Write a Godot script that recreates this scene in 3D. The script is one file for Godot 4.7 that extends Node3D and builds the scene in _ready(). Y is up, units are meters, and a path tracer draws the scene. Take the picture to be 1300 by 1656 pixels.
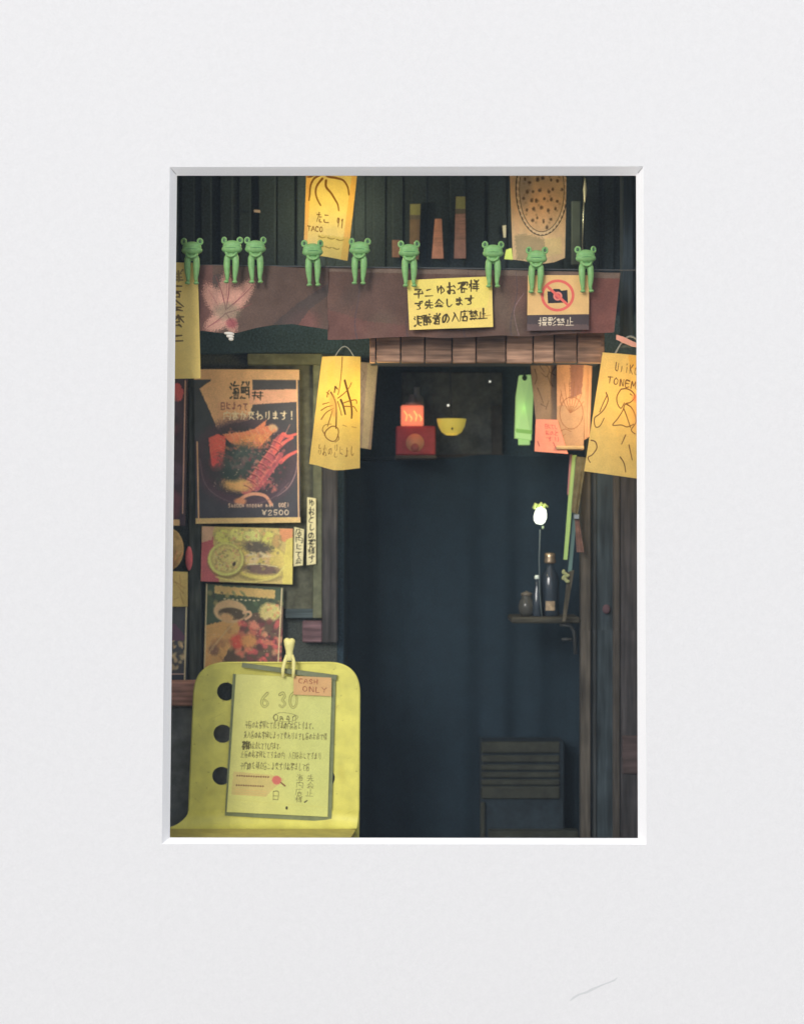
extends Node3D
# A white mat board with a bevelled window stands before the dark front of a small bar.
# Photograph pixels are turned into points of the place with at(x, y, metres behind the mat).

const CAM_D := 4.754
const CAM_Y := 1.326
const PPM := 650.0
var rng := RandomNumberGenerator.new()
var noise_a := FastNoiseLite.new()
var used_names := {}
var tex := {}

# ---------------------------------------------------------------- helpers
func at(px: float, py: float, d: float) -> Vector3:
	var s := (CAM_D + d) / CAM_D
	return Vector3((px - 650.0) / PPM * s, CAM_Y + (828.0 - py) / PPM * s, -d)

func m_per_px(d: float) -> float:
	return (CAM_D + d) / CAM_D / PPM

func lin(r: float, g: float, b: float, gain := 1.0) -> Color:
	var c := Color(r / 255.0, g / 255.0, b / 255.0).srgb_to_linear()
	var k := minf(gain, 0.86 / maxf(c.r, maxf(c.g, maxf(c.b, 0.01))))
	c = Color(c.r * k, c.g * k, c.b * k)
	return c.linear_to_srgb()

func mat(col: Color, rough := 0.85, t = null, scale := 1.0, n = null, nstr := 1.0) -> StandardMaterial3D:
	var m := StandardMaterial3D.new()
	m.albedo_color = col
	m.roughness = rough
	m.metallic_specular = 0.35
	if t != null:
		m.albedo_texture = t
	if n != null:
		m.normal_enabled = true
		m.normal_texture = n
		m.normal_scale = nstr
	if t != null or n != null:
		m.uv1_triplanar = true
		m.uv1_world_triplanar = true
		m.uv1_scale = Vector3.ONE * scale
	return m

func numbered(called: String) -> String:
	if not used_names.has(called):
		used_names[called] = 0
		return called
	used_names[called] += 1
	return "%s_%03d" % [called, used_names[called]]

func tag(o: Node, label: String, category := "", group := "", kind := "") -> Node:
	if label != "": o.set_meta("label", label)
	if category != "": o.set_meta("category", category)
	if group != "": o.set_meta("group", group)
	if kind != "": o.set_meta("kind", kind)
	return o

func thing(called: String, label: String, category: String, where: Vector3, group := "") -> Node3D:
	var o := Node3D.new()
	o.name = numbered(called)
	o.position = where
	add_child(o)
	tag(o, label, category, group)
	return o

func build(called: String, mesh: Mesh, m: Material, parent: Node = null) -> MeshInstance3D:
	var o := MeshInstance3D.new()
	o.mesh = mesh
	o.material_override = m
	if parent == null or parent == self:
		o.name = numbered(called)
		add_child(o, true)
	else:
		o.name = called
		parent.add_child(o, true)
		if parent is Node3D:
			o.position = -root_pos(parent)
	return o

func root_pos(n: Node) -> Vector3:     # meshes are built in world places; their things stand at their own base
	var p := Vector3.ZERO
	while n != self and n != null:
		p += n.position
		n = n.get_parent()
	return p

func begin() -> SurfaceTool:
	var st := SurfaceTool.new()
	st.begin(Mesh.PRIMITIVE_TRIANGLES)
	return st

func done(st: SurfaceTool, smooth := false) -> ArrayMesh:
	if smooth:
		st.index()
	st.generate_normals()
	return st.commit()

func tri(st: SurfaceTool, a: Vector3, b: Vector3, c: Vector3, out: Vector3) -> void:
	if (b - a).cross(c - a).dot(out) > 0.0:
		var t := b
		b = c
		c = t
	st.add_vertex(a)
	st.add_vertex(b)
	st.add_vertex(c)

func quad(st: SurfaceTool, a: Vector3, b: Vector3, c: Vector3, d: Vector3, out: Vector3) -> void:
	tri(st, a, b, c, out)
	tri(st, a, c, d, out)

func add_box(st: SurfaceTool, size: Vector3, xf: Transform3D, b := 0.0) -> void:
	var h := size * 0.5
	b = minf(b, minf(h.x, minf(h.y, h.z)) * 0.9)
	st.set_smooth_group(-1)
	for a in 3:
		var u := (a + 1) % 3
		var v := (a + 2) % 3
		for s in [-1.0, 1.0]:
			var p: Array[Vector3] = []
			for k in [[-1, -1], [1, -1], [1, 1], [-1, 1]]:
				var q := Vector3.ZERO
				q[a] = s * h[a]
				q[u] = k[0] * (h[u] - b)
				q[v] = k[1] * (h[v] - b)
				p.append(xf * q)
			var out := Vector3.ZERO
			out[a] = s
			quad(st, p[0], p[1], p[2], p[3], xf.basis * out)
	if b <= 0.0:
		return
	for a in 3:
		var u := (a + 1) % 3
		var v := (a + 2) % 3
		for su in [-1.0, 1.0]:
			for sv in [-1.0, 1.0]:
				var p: Array[Vector3] = []
				for k in [[-1, 0], [1, 0], [1, 1], [-1, 1]]:
					var q := Vector3.ZERO
					q[a] = k[0] * (h[a] - b)
					q[u] = su * (h[u] if k[1] == 0 else h[u] - b)
					q[v] = sv * (h[v] - b if k[1] == 0 else h[v])
					p.append(xf * q)
				var out := Vector3.ZERO
				out[u] = su
				out[v] = sv
				quad(st, p[0], p[1], p[2], p[3], xf.basis * out)
	for sx in [-1.0, 1.0]:
		for sy in [-1.0, 1.0]:
			for sz in [-1.0, 1.0]:
				var s := Vector3(sx, sy, sz)
				var x := Vector3(h.x, h.y - b, h.z - b) * s
				var y := Vector3(h.x - b, h.y, h.z - b) * s
				var z := Vector3(h.x - b, h.y - b, h.z) * s
				tri(st, xf * x, xf * y, xf * z, xf.basis * s)

func span_box(st: SurfaceTool, lo: Vector3, hi: Vector3, b := 0.0) -> void:
	add_box(st, (hi - lo).abs(), Transform3D(Basis(), (lo + hi) * 0.5), b)

func px_box(x0: float, y0: float, x1: float, y1: float, d0: float, d1: float, b := 0.002) -> ArrayMesh:
	var st := begin()
	var p := at(x0, y1, d0)
	var q := at(x1, y0, d0)
	span_box(st, Vector3(p.x, p.y, -d1), Vector3(q.x, q.y, -d0), b)
	return done(st)

func px_quad_box(c: Array, d0: float, d1: float) -> ArrayMesh:   # TL TR BR BL in pixels; a board of that outline
	var st := begin()
	var f: Array[Vector3] = []
	var g: Array[Vector3] = []
	for k in 4:
		var p := at(c[2 * k], c[2 * k + 1], d0)
		f.append(p)
		g.append(Vector3(p.x, p.y, -d1))
	st.set_smooth_group(-1)
	quad(st, f[0], f[1], f[2], f[3], Vector3(0, 0, 1))
	quad(st, g[0], g[1], g[2], g[3], Vector3(0, 0, -1))
	var mid := (f[0] + f[1] + f[2] + f[3]) * 0.25
	for k in 4:
		var n := (k + 1) % 4
		quad(st, f[k], f[n], g[n], g[k], (f[k] + f[n]) * 0.5 - mid)
	return done(st)

func add_ball(st: SurfaceTool, c: Vector3, r: Vector3, turn := Basis(), seg := 20, rings := 12) -> void:
	st.set_smooth_group(0)
	for j in rings:
		for k in seg:
			var q: Array[Vector3] = []
			for w in [[j, k], [j, k + 1], [j + 1, k + 1], [j + 1, k]]:
				var a: float = PI * w[0] / rings
				var b: float = TAU * (w[1] % seg) / seg
				q.append(Vector3(sin(a) * cos(b), cos(a), sin(a) * sin(b)))
			var out := turn * (q[0] + q[1] + q[2] + q[3])
			var v: Array[Vector3] = []
			for p in q: v.append(c + turn * (p * r))
			if j > 0: tri(st, v[0], v[1], v[2], out)
			if j < rings - 1: tri(st, v[0], v[2], v[3], out)

func add_tube(st: SurfaceTool, pts: Array, radii: Array, sides := 10, flat := 1.0) -> void:
	var rings: Array = []
	var n := pts.size()
	var up := Vector3(0, 0, 1)
	st.set_smooth_group(0)
	for i in n:
		var t: Vector3 = (pts[mini(i + 1, n - 1)] - pts[maxi(i - 1, 0)]).normalized()
		if absf(t.dot(up)) > 0.95:
			up = Vector3(1, 0, 0)
		var x := t.cross(up).normalized()
		var y := x.cross(t).normalized()
		var ring: Array = []
		for k in sides:
			var a := TAU * k / sides
			ring.append(pts[i] + (x * cos(a) + y * sin(a) * flat) * radii[mini(i, radii.size() - 1)])
		rings.append(ring)
	for i in n - 1:
		for k in sides:
			var j := (k + 1) % sides
			var mid: Vector3 = (pts[i] + pts[i + 1]) * 0.5
			var q: Vector3 = (rings[i][k] + rings[i + 1][j]) * 0.5 - mid
			quad(st, rings[i][k], rings[i][j], rings[i + 1][j], rings[i + 1][k], q)
	for e in [0, n - 1]:
		var out: Vector3 = pts[e] - pts[1 if e == 0 else n - 2]
		for k in sides:
			tri(st, pts[e], rings[e][k], rings[e][(k + 1) % sides], out)

func add_lathe(st: SurfaceTool, base: Vector3, prof: Array, sides := 24, turn := Basis()) -> void:   # prof: [radius, height] pairs
	st.set_smooth_group(0)
	for i in prof.size() - 1:
		var a: Array = prof[i]
		var b: Array = prof[i + 1]
		for k in sides:
			var p := TAU * k / sides
			var q := TAU * (k + 1) / sides
			var v0 := Vector3(cos(p) * a[0], a[1], sin(p) * a[0])
			var v1 := Vector3(cos(q) * a[0], a[1], sin(q) * a[0])
			var v2 := Vector3(cos(q) * b[0], b[1], sin(q) * b[0])
			var v3 := Vector3(cos(p) * b[0], b[1], sin(p) * b[0])
			var dr: float = b[0] - a[0]
			var dh: float = b[1] - a[1]
			var out := turn * Vector3(cos((p + q) / 2) * dh, -dr, sin((p + q) / 2) * dh)
			quad(st, base + turn * v0, base + turn * v1, base + turn * v2, base + turn * v3, out)

# a sheet of paper or cloth: four corners (TL TR BR BL), bulging and waving a little, with a back and edges
func sheet(q: Array, bulge := 0.0, wave := 0.0, waves := 2.0, phase := 0.0, thick := 0.0012, curl := 0.0, nx := 26, ny := 34, trim := []) -> ArrayMesh:
	var st := begin()
	st.set_smooth_group(0)
	var front: Array = []
	for j in ny + 1:
		var row: Array = []
		for i in nx + 1:
			var u := float(i) / nx
			var v := float(j) / ny
			if trim.size() > 1:      # lower edge of the sheet, as a share of its height, across its width
				var f: float = u * (trim.size() - 1)
				var k := mini(int(f), trim.size() - 2)
				v *= lerpf(trim[k], trim[k + 1], f - k)
			var p: Vector3 = (q[0] as Vector3).lerp(q[1], u).lerp((q[3] as Vector3).lerp(q[2], u), v)
			p.z += bulge * sin(PI * u) + wave * sin(TAU * waves * u + phase + v * 0.7) * (0.35 + 0.65 * v) + curl * v * v + wave * 0.4 * sin(7.0 * v + phase * 2.0)
			p.z += 0.0022 * noise_a.get_noise_2d(p.x * 900.0 + phase * 300.0, p.y * 700.0) + 0.0012 * absf(noise_a.get_noise_2d(p.x * 2600.0, p.y * 1500.0 + 400.0))
			row.append([p, Vector2(u, v)])
		front.append(row)
	var back := Vector3(0, 0, -thick)
	for j in ny:
		for i in nx:
			var c := [front[j][i], front[j][i + 1], front[j + 1][i + 1], front[j + 1][i]]
			for t in [[0, 1, 2], [0, 2, 3]]:
				for k in t:
					st.set_uv(c[k][1])
					st.add_vertex(c[k][0])
			st.set_smooth_group(1)
			for t in [[0, 2, 1], [0, 3, 2]]:
				for k in t:
					st.set_uv(Vector2(0.5, 0.997))
					st.add_vertex(c[k][0] + back)
			st.set_smooth_group(0)
	st.set_smooth_group(-1)
	var rim: Array = []
	for i in nx + 1: rim.append(front[0][i][0])
	for j in range(1, ny + 1): rim.append(front[j][nx][0])
	for i in range(nx - 1, -1, -1): rim.append(front[ny][i][0])
	for j in range(ny - 1, 0, -1): rim.append(front[j][0][0])
	for k in rim.size():
		var a: Vector3 = rim[k]
		var b: Vector3 = rim[(k + 1) % rim.size()]
		for p in [a, a + back, b + back, a, b + back, b]:
			st.set_uv(Vector2(0.5, 0.997))
			st.add_vertex(p)
	return done(st)

func px_corners(c: Array, d: float, dt := 0.0) -> Array:     # TL TR BR BL; dt leans the lower edge forward
	return [at(c[0], c[1], d), at(c[2], c[3], d), at(c[4], c[5], d - dt), at(c[6], c[7], d - dt)]

# ---------------------------------------------------------------- print: what is drawn on paper
const GLYPHS := {
	"た": "1262 403318 5484 565888", "こ": "2272 162888", "9": "7241334574 7269", "1": "425159", "T": "1191 5159", "A": "195199 3676", "C": "825122174989",
	"O": "51232759878351", "S": "82512355875928", "H": "2129 8189 2585", "N": "29218981", "L": "212989", "Y": "1155 915559", "E": "81212989 2575", "M": "1921568199",
	"K": "2129 8125 3589", "i": "5459 5152", "j": "545739", "U": "2127597881", "a": "7443274969 7479", "k": "2029 7426 3579", "e": "277764434789", "n": "2429 34537479", "p": "2429 245478562747",
	"6": "71342759875536", "3": "22517355875928", "0": "51232759878351", "2": "2351832999", "5": "81313575875928", "¥": "1155 915559 2575 2777",
	"撮": "0333 202819 0637 5053 509093 5393 5292 4595 5559 7579 5676 5878 7696 7699 9579", "影": "1013 105053 1353 1252 3034 0555 1618 164648 1848 3839 9063 9467 9869",
	"禁": "0242 2126 2204 2245 5292 7176 7254 7296 2676 1888 5859 3829 7889", "止": "5058 5585 2328 0999", "海": "1122 0314 0928 5032 4292 4449 448489 3696 4989 6568",
	"鮮": "3012 2040 1353 1316 5356 1656 3336 1555 0918 2939 4959 6072 9082 6393 6595 6797 8399", "丼": "1292 1595 3129 7179 5667", "内": "1219 12929988 5043 4586",
	"容": "5051 1213 129293 3324 6374 5318 5398 3639 366669 3969", "が": "13636859 4029 7396 8091", "変": "5051 1191 4135 6165 2214 7284 4629 3677 4699", "わ": "3039 1343 3617 3664749769",
	"り": "3137 707759", "ま": "2272 2474 505738276788", "す": "1292 60644455666839", "！": "5056 5859", "お": "1353 3038172666887869 7284", "客": "5051 1112 119193 4224 427206 3596 3639 366669 3969",
	"様": "0333 2029 2306 2436 5062 9082 5393 4595 4797 7179 7188", "先": "3113 2282 5055 1595 453819 656898", "会": "5015 5095 3464 2686 4618 1888 6798", "し": "31375987",
	"泥": "1122 0314 0928 4191 9193 4393 4138 5558 5889 8657", "酔": "0141 0309 034349 0949 2127 3137 0646 7071 5292 7354 7496 5797 7579", "者": "2272 5054 0494 9119 3539 357579 3979 3777",
	"の": "5247181452738669", "入": "415399 5319", "店": "5051 1191 1109 5356 5585 3639 367679 3979", "予": "2272 7253 4464 1595 9583 5559", "二": "2363 1888", "ゆ": "2127 2552738567 5158",
	"ず": "1282 60644455666839 8090 7091", "日": "2129 218189 2989 2585", "に": "2128 5383 475888", "よ": "5057382767 5383", "っ": "155364756859", "て": "1282 82534879", "。": "2737383727", "と": "3044 7334171969",
}

func canvas(w: float, h: float, s: float, col: Color) -> Image:
	var im := Image.create_empty(int(w * s), int(h * s), false, Image.FORMAT_RGB8)
	im.fill(col)
	return im

func smooth(pts: Array) -> Array:
	if pts.size() < 3:
		return pts
	var out: Array = []
	for i in pts.size() - 1:
		var p0: Vector2 = pts[maxi(i - 1, 0)]
		var p1: Vector2 = pts[i]
		var p2: Vector2 = pts[i + 1]
		var p3: Vector2 = pts[mini(i + 2, pts.size() - 1)]
		for k in 6:
			out.append(p1.cubic_interpolate(p2, p0, p3, k / 6.0))
	out.append(pts[-1])
	return out

func ink(im: Image, pts: Array, w0: float, w1: float, col: Color, strength := 1.0) -> void:
	var n := pts.size()
	for i in n - 1:
		var a: Vector2 = pts[i]
		var b: Vector2 = pts[i + 1]
		var ra := lerpf(w0, w1, float(i) / maxi(n - 1, 1)) * 0.5
		var rb := lerpf(w0, w1, float(i + 1) / maxi(n - 1, 1)) * 0.5
		var m := maxf(ra, rb) + 1.5
		var x0 := maxi(0, int(minf(a.x, b.x) - m))
		var x1 := mini(im.get_width() - 1, int(maxf(a.x, b.x) + m))
		var y0 := maxi(0, int(minf(a.y, b.y) - m))
		var y1 := mini(im.get_height() - 1, int(maxf(a.y, b.y) + m))
		var ab := b - a
		var l2 := maxf(ab.length_squared(), 0.0001)
		for y in range(y0, y1 + 1):
			for x in range(x0, x1 + 1):
				var p := Vector2(x + 0.5, y + 0.5)
				var t := clampf((p - a).dot(ab) / l2, 0, 1)
				var k := clampf(lerpf(ra, rb, t) - p.distance_to(a + ab * t) + 0.6, 0, 1) * strength
				if k > 0.0:
					im.set_pixel(x, y, im.get_pixel(x, y).lerp(col, k))

func curve(im: Image, s: float, org: Vector2, nums: Array, w0: float, w1: float, col: Color, strength := 1.0) -> void:
	var pts: Array = []
	for k in nums.size() / 2:
		pts.append((Vector2(nums[2 * k], nums[2 * k + 1]) - org) * s)
	ink(im, smooth(pts), w0 * s, w1 * s, col, strength)

func glyph(im: Image, ch: String, box: Rect2, w: float, col: Color, shake := 0.0, strength := 1.0) -> void:
	if not GLYPHS.has(ch):
		return
	for stroke in GLYPHS[ch].split(" "):
		var pts: Array = []
		for k in stroke.length() / 2:
			var p := Vector2(stroke[2 * k].to_int(), stroke[2 * k + 1].to_int()) / 9.0
			p += Vector2(rng.randf_range(-shake, shake), rng.randf_range(-shake, shake))
			pts.append(box.position + p * box.size)
		var press := w * (1.0 + shake * rng.randf_range(-4.0, 5.0))
		ink(im, smooth(pts), press * 1.1, press * 0.6, col, strength * (1.0 - shake * rng.randf() * 3.0))

func text(im: Image, s: float, org: Vector2, line: String, x0: float, y0: float, x1: float, y1: float, w: float, col: Color, shake := 0.03, slant := 0.0, strength := 1.0, down := false) -> void:
	var n := line.length()
	for i in n:
		var r: Rect2
		if down:
			var step := (y1 - y0) / n
			r = Rect2(x0, y0 + step * i, x1 - x0, step * 0.86)
		else:
			var step := (x1 - x0) / n
			r = Rect2(x0 + step * i, y0 + slant * i / n, step * 0.84, y1 - y0)
		glyph(im, line[i], Rect2((r.position - org) * s, r.size * s), w * s, col, shake, strength)

func blot(im: Image, s: float, org: Vector2, cx: float, cy: float, rx: float, ry: float, col: Color, soft := 0.25, turn := 0.0, rough := 0.2, strength := 1.0) -> void:
	var c := (Vector2(cx, cy) - org) * s
	var m := maxf(rx, ry) * s * 1.3
	for y in range(maxi(0, int(c.y - m)), mini(im.get_height(), int(c.y + m) + 1)):
		for x in range(maxi(0, int(c.x - m)), mini(im.get_width(), int(c.x + m) + 1)):
			var p := (Vector2(x, y) - c).rotated(-turn)
			var d := Vector2(p.x / (rx * s), p.y / (ry * s)).length()
			d += rough * noise_a.get_noise_2d(x * 30.0 / s + cx * 7.0, y * 30.0 / s + cy * 5.0)
			var k := clampf((1.0 - d) / soft + 0.5, 0, 1) * strength
			if k > 0.0:
				im.set_pixel(x, y, im.get_pixel(x, y).lerp(col, k))

func patch(im: Image, s: float, org: Vector2, nums: Array, col: Color, soft := 1.0, strength := 1.0) -> void:   # filled polygon
	var poly := PackedVector2Array()
	var lo := Vector2(1e6, 1e6)
	var hi := -lo
	for k in nums.size() / 2:
		var p := (Vector2(nums[2 * k], nums[2 * k + 1]) - org) * s
		poly.append(p)
		lo = lo.min(p)
		hi = hi.max(p)
	for y in range(maxi(0, int(lo.y - 2)), mini(im.get_height(), int(hi.y + 3))):
		for x in range(maxi(0, int(lo.x - 2)), mini(im.get_width(), int(hi.x + 3))):
			var p := Vector2(x + 0.5, y + 0.5) + Vector2(noise_a.get_noise_2d(x * 9.0, y * 9.0), noise_a.get_noise_2d(x * 9.0 + 500.0, y * 9.0)) * soft * s
			if Geometry2D.is_point_in_polygon(p, poly):
				im.set_pixel(x, y, im.get_pixel(x, y).lerp(col, strength))

func specks(im: Image, s: float, org: Vector2, x0: float, y0: float, x1: float, y1: float, n: int, cols: Array, r0: float, r1: float, strength := 0.7) -> void:
	for i in n:
		blot(im, s, org, rng.randf_range(x0, x1), rng.randf_range(y0, y1), rng.randf_range(r0, r1), rng.randf_range(r0, r1) * 0.7, cols[rng.randi() % cols.size()], 0.6, rng.randf() * 3.0, 0.3, strength)

func worn(im: Image, amount := 0.08, fine := 0.05, freq := 1.0) -> void:      # uneven paper, faded ink
	for y in im.get_height():
		for x in im.get_width():
			var k := 1.0 + amount * 0.6 * noise_a.get_noise_2d(x * freq * 0.5, y * freq * 0.5) + amount * 0.6 * noise_a.get_noise_2d(x * freq * 4.0 + 50.0, y * freq * 4.0) + fine * (rng.randf() - 0.5) * 2.0 + fine * 1.3 * noise_a.get_noise_2d(x * 26.0, y * 26.0)
			var c := im.get_pixel(x, y)
			im.set_pixel(x, y, Color(c.r * k, c.g * k, c.b * k))

func soften(im: Image, share: float) -> void:      # a photograph printed a little out of focus
	var w := im.get_width()
	var h := im.get_height()
	im.resize(int(w * share), int(h * share), Image.INTERPOLATE_BILINEAR)
	im.resize(w, h, Image.INTERPOLATE_CUBIC)

func print_mat(im: Image, rough := 0.8, glow := 0.0) -> StandardMaterial3D:
	var m := StandardMaterial3D.new()
	m.albedo_texture = ImageTexture.create_from_image(im)
	m.texture_repeat = false
	m.roughness = rough
	m.metallic_specular = 0.3
	if glow > 0.0:
		m.backlight_enabled = true
		m.backlight = Color(glow, glow, glow)
	return m

func grain_texture(along_y: bool, low: float) -> ImageTexture:
	var im := Image.create_empty(320, 320, false, Image.FORMAT_RGB8)
	for y in 320:
		for x in 320:
			var u := x if along_y else y
			var v := y if along_y else x
			var k := 0.5 + 0.5 * noise_a.get_noise_2d(u * 14.0, v * 0.8) + 0.35 * noise_a.get_noise_2d(u * 45.0 + 90.0, v * 2.0) + 0.3 * noise_a.get_noise_2d(u * 2.0, v * 2.0 + 300.0)
			k = lerpf(low, 1.0, clampf(k, 0, 1))
			im.set_pixel(x, y, Color(k, k * 0.99, k * 0.98))
	return ImageTexture.create_from_image(im)

func mottle_texture(low: float, f: float, fine: float) -> ImageTexture:
	var im := Image.create_empty(384, 384, false, Image.FORMAT_RGB8)
	for y in 384:
		for x in 384:
			var k := 0.5 + 0.6 * noise_a.get_noise_2d(x * f, y * f) + 0.3 * noise_a.get_noise_2d(x * f * 4.0 + 77.0, y * f * 4.0)
			k = lerpf(low, 1.0, clampf(k, 0, 1)) - rng.randf() * fine
			im.set_pixel(x, y, Color(k, k, k))
	return ImageTexture.create_from_image(im)

func grit_texture() -> ImageTexture:      # speckled plaster and old paint
	var im := Image.create_empty(512, 512, false, Image.FORMAT_RGB8)
	for y in 512:
		for x in 512:
			var k := 0.86 + 0.07 * noise_a.get_noise_2d(x * 1.5, y * 1.5) + 0.30 * noise_a.get_noise_2d(x * 28.0, y * 28.0) + rng.randf_range(-0.08, 0.08)
			k = clampf(k, 0.4, 1.0)
			im.set_pixel(x, y, Color(k, k, k))
	return ImageTexture.create_from_image(im)

func scuff_texture() -> ImageTexture:      # handled plastic: smudges, scratches, specks of dirt
	var im := Image.create_empty(512, 512, false, Image.FORMAT_RGB8)
	for y in 512:
		for x in 512:
			var k := 0.95 + 0.08 * noise_a.get_noise_2d(x * 1.3, y * 1.3) + rng.randf_range(-0.025, 0.025)
			im.set_pixel(x, y, Color(k, k, k * 0.985))
	for n in 70:
		var a := Vector2(rng.randf() * 512, rng.randf() * 512)
		var b := a + Vector2.from_angle(rng.randf() * TAU) * rng.randf_range(6, 42)
		ink(im, [a, b], 0.5, 1.4, Color(0.72, 0.70, 0.62) if n % 3 else Color(1, 1, 1), 0.4)
	for n in 60:
		blot(im, 1.0, Vector2.ZERO, rng.randf() * 512, rng.randf() * 512, rng.randf_range(0.8, 2.4), rng.randf_range(0.8, 1.8), Color(0.5, 0.46, 0.36), 0.6, 0, 0.3, 0.6)
	for n in 14:
		blot(im, 1.0, Vector2.ZERO, rng.randf() * 512, rng.randf() * 512, rng.randf_range(8, 30), rng.randf_range(5, 14), Color(0.84, 0.8, 0.7), 1.2, rng.randf() * 3, 0.5, 0.35)
	return ImageTexture.create_from_image(im)

func bump_texture(f: float, strength: float) -> ImageTexture:
	var im := Image.create_empty(512, 512, false, Image.FORMAT_RGB8)
	for y in 512:
		for x in 512:
			var k := 0.5 + 0.3 * noise_a.get_noise_2d(x * f, y * f) + 0.25 * noise_a.get_noise_2d(x * f * 2.7 + 70.0, y * f * 2.7)
			im.set_pixel(x, y, Color(k, k, k))
	im.bump_map_to_normal_map(strength)
	return ImageTexture.create_from_image(im)

# ---------------------------------------------------------------- the scene
func _ready() -> void:
	rng.seed = 41
	noise_a.seed = 7
	noise_a.frequency = 0.01
	noise_a.fractal_octaves = 3
	var cam := Camera3D.new()
	cam.name = "camera"
	var lens := CameraAttributesPhysical.new()      # a wide open lens focused on the board; the bar behind it is a touch soft
	lens.frustum_focal_length = 50.0
	lens.frustum_focus_distance = CAM_D
	lens.exposure_aperture = 1.35
	cam.attributes = lens
	cam.fov = rad_to_deg(2.0 * atan(828.0 / PPM / CAM_D))
	cam.position = Vector3(0, CAM_Y, CAM_D)
	cam.near = 0.05
	cam.far = 600.0
	add_child(cam)
	cam.current = true
	var sky_mat := ProceduralSkyMaterial.new()
	sky_mat.sky_top_color = Color(0.80, 0.83, 0.87)
	sky_mat.sky_horizon_color = Color(0.83, 0.84, 0.86)
	sky_mat.ground_horizon_color = Color(0.74, 0.74, 0.74)
	sky_mat.ground_bottom_color = Color(0.5, 0.5, 0.5)
	sky_mat.sun_angle_max = 1.0
	var sky := Sky.new()
	sky.sky_material = sky_mat
	var env := Environment.new()
	env.background_mode = Environment.BG_SKY
	env.sky = sky
	env.tonemap_mode = Environment.TONE_MAPPER_LINEAR
	env.tonemap_exposure = 1.42
	env.fog_enabled = true            # thin milky air: the blacks of the photograph are lifted and bluish
	env.fog_density = 0.0065
	env.fog_light_color = Color(0.86, 0.93, 1.0)
	env.sdfgi_enabled = true
	env.ssao_enabled = true
	env.ssil_enabled = true
	var we := WorldEnvironment.new()
	we.name = "world_environment"
	we.environment = env
	add_child(we)
	var sun := DirectionalLight3D.new()
	sun.name = "sun"
	sun.light_energy = 0.5
	sun.light_color = Color(1.0, 0.985, 0.96)
	sun.light_angular_distance = 24.0
	sun.shadow_enabled = true
	add_child(sun)
	sun.look_at_from_position(Vector3(-0.45, 0.34, 1.0), Vector3.ZERO)

	tex.wood_v = grain_texture(true, 0.55)
	tex.wood_h = grain_texture(false, 0.55)
	tex.mottle = mottle_texture(0.72, 1.6, 0.05)
	tex.soft = mottle_texture(0.86, 1.2, 0.03)
	tex.scuffs = scuff_texture()
	tex.faint = mottle_texture(0.95, 1.2, 0.03)
	tex.grit = grit_texture()
	tex.bump = bump_texture(5.0, 3.0)

	setting()
	mat_board()
	bar_front()
	transom()
	curtains()
	pegs()
	hanging_papers()
	left_wall_prints()
	doorway_things()
	right_side()
	chair()

func setting() -> void:
	var st := begin()
	st.set_smooth_group(-1)
	quad(st, Vector3(-250, 0, -250), Vector3(250, 0, -250), Vector3(250, 0, 250), Vector3(-250, 0, 250), Vector3.UP)
	tag(build("ground", done(st), mat(Color(0.27, 0.27, 0.27).linear_to_srgb(), 0.95, tex.mottle, 0.6)), "pale grey paved ground below the white board", "", "", "structure")
	st = begin()
	span_box(st, Vector3(-0.99, 0.004, -0.88), Vector3(0.99, 0.012, -0.02))
	tag(build("floor", done(st), mat(lin(46, 60, 76), 0.7, tex.mottle, 1.0)), "dark floor of the bar behind the board", "", "", "structure")

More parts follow.
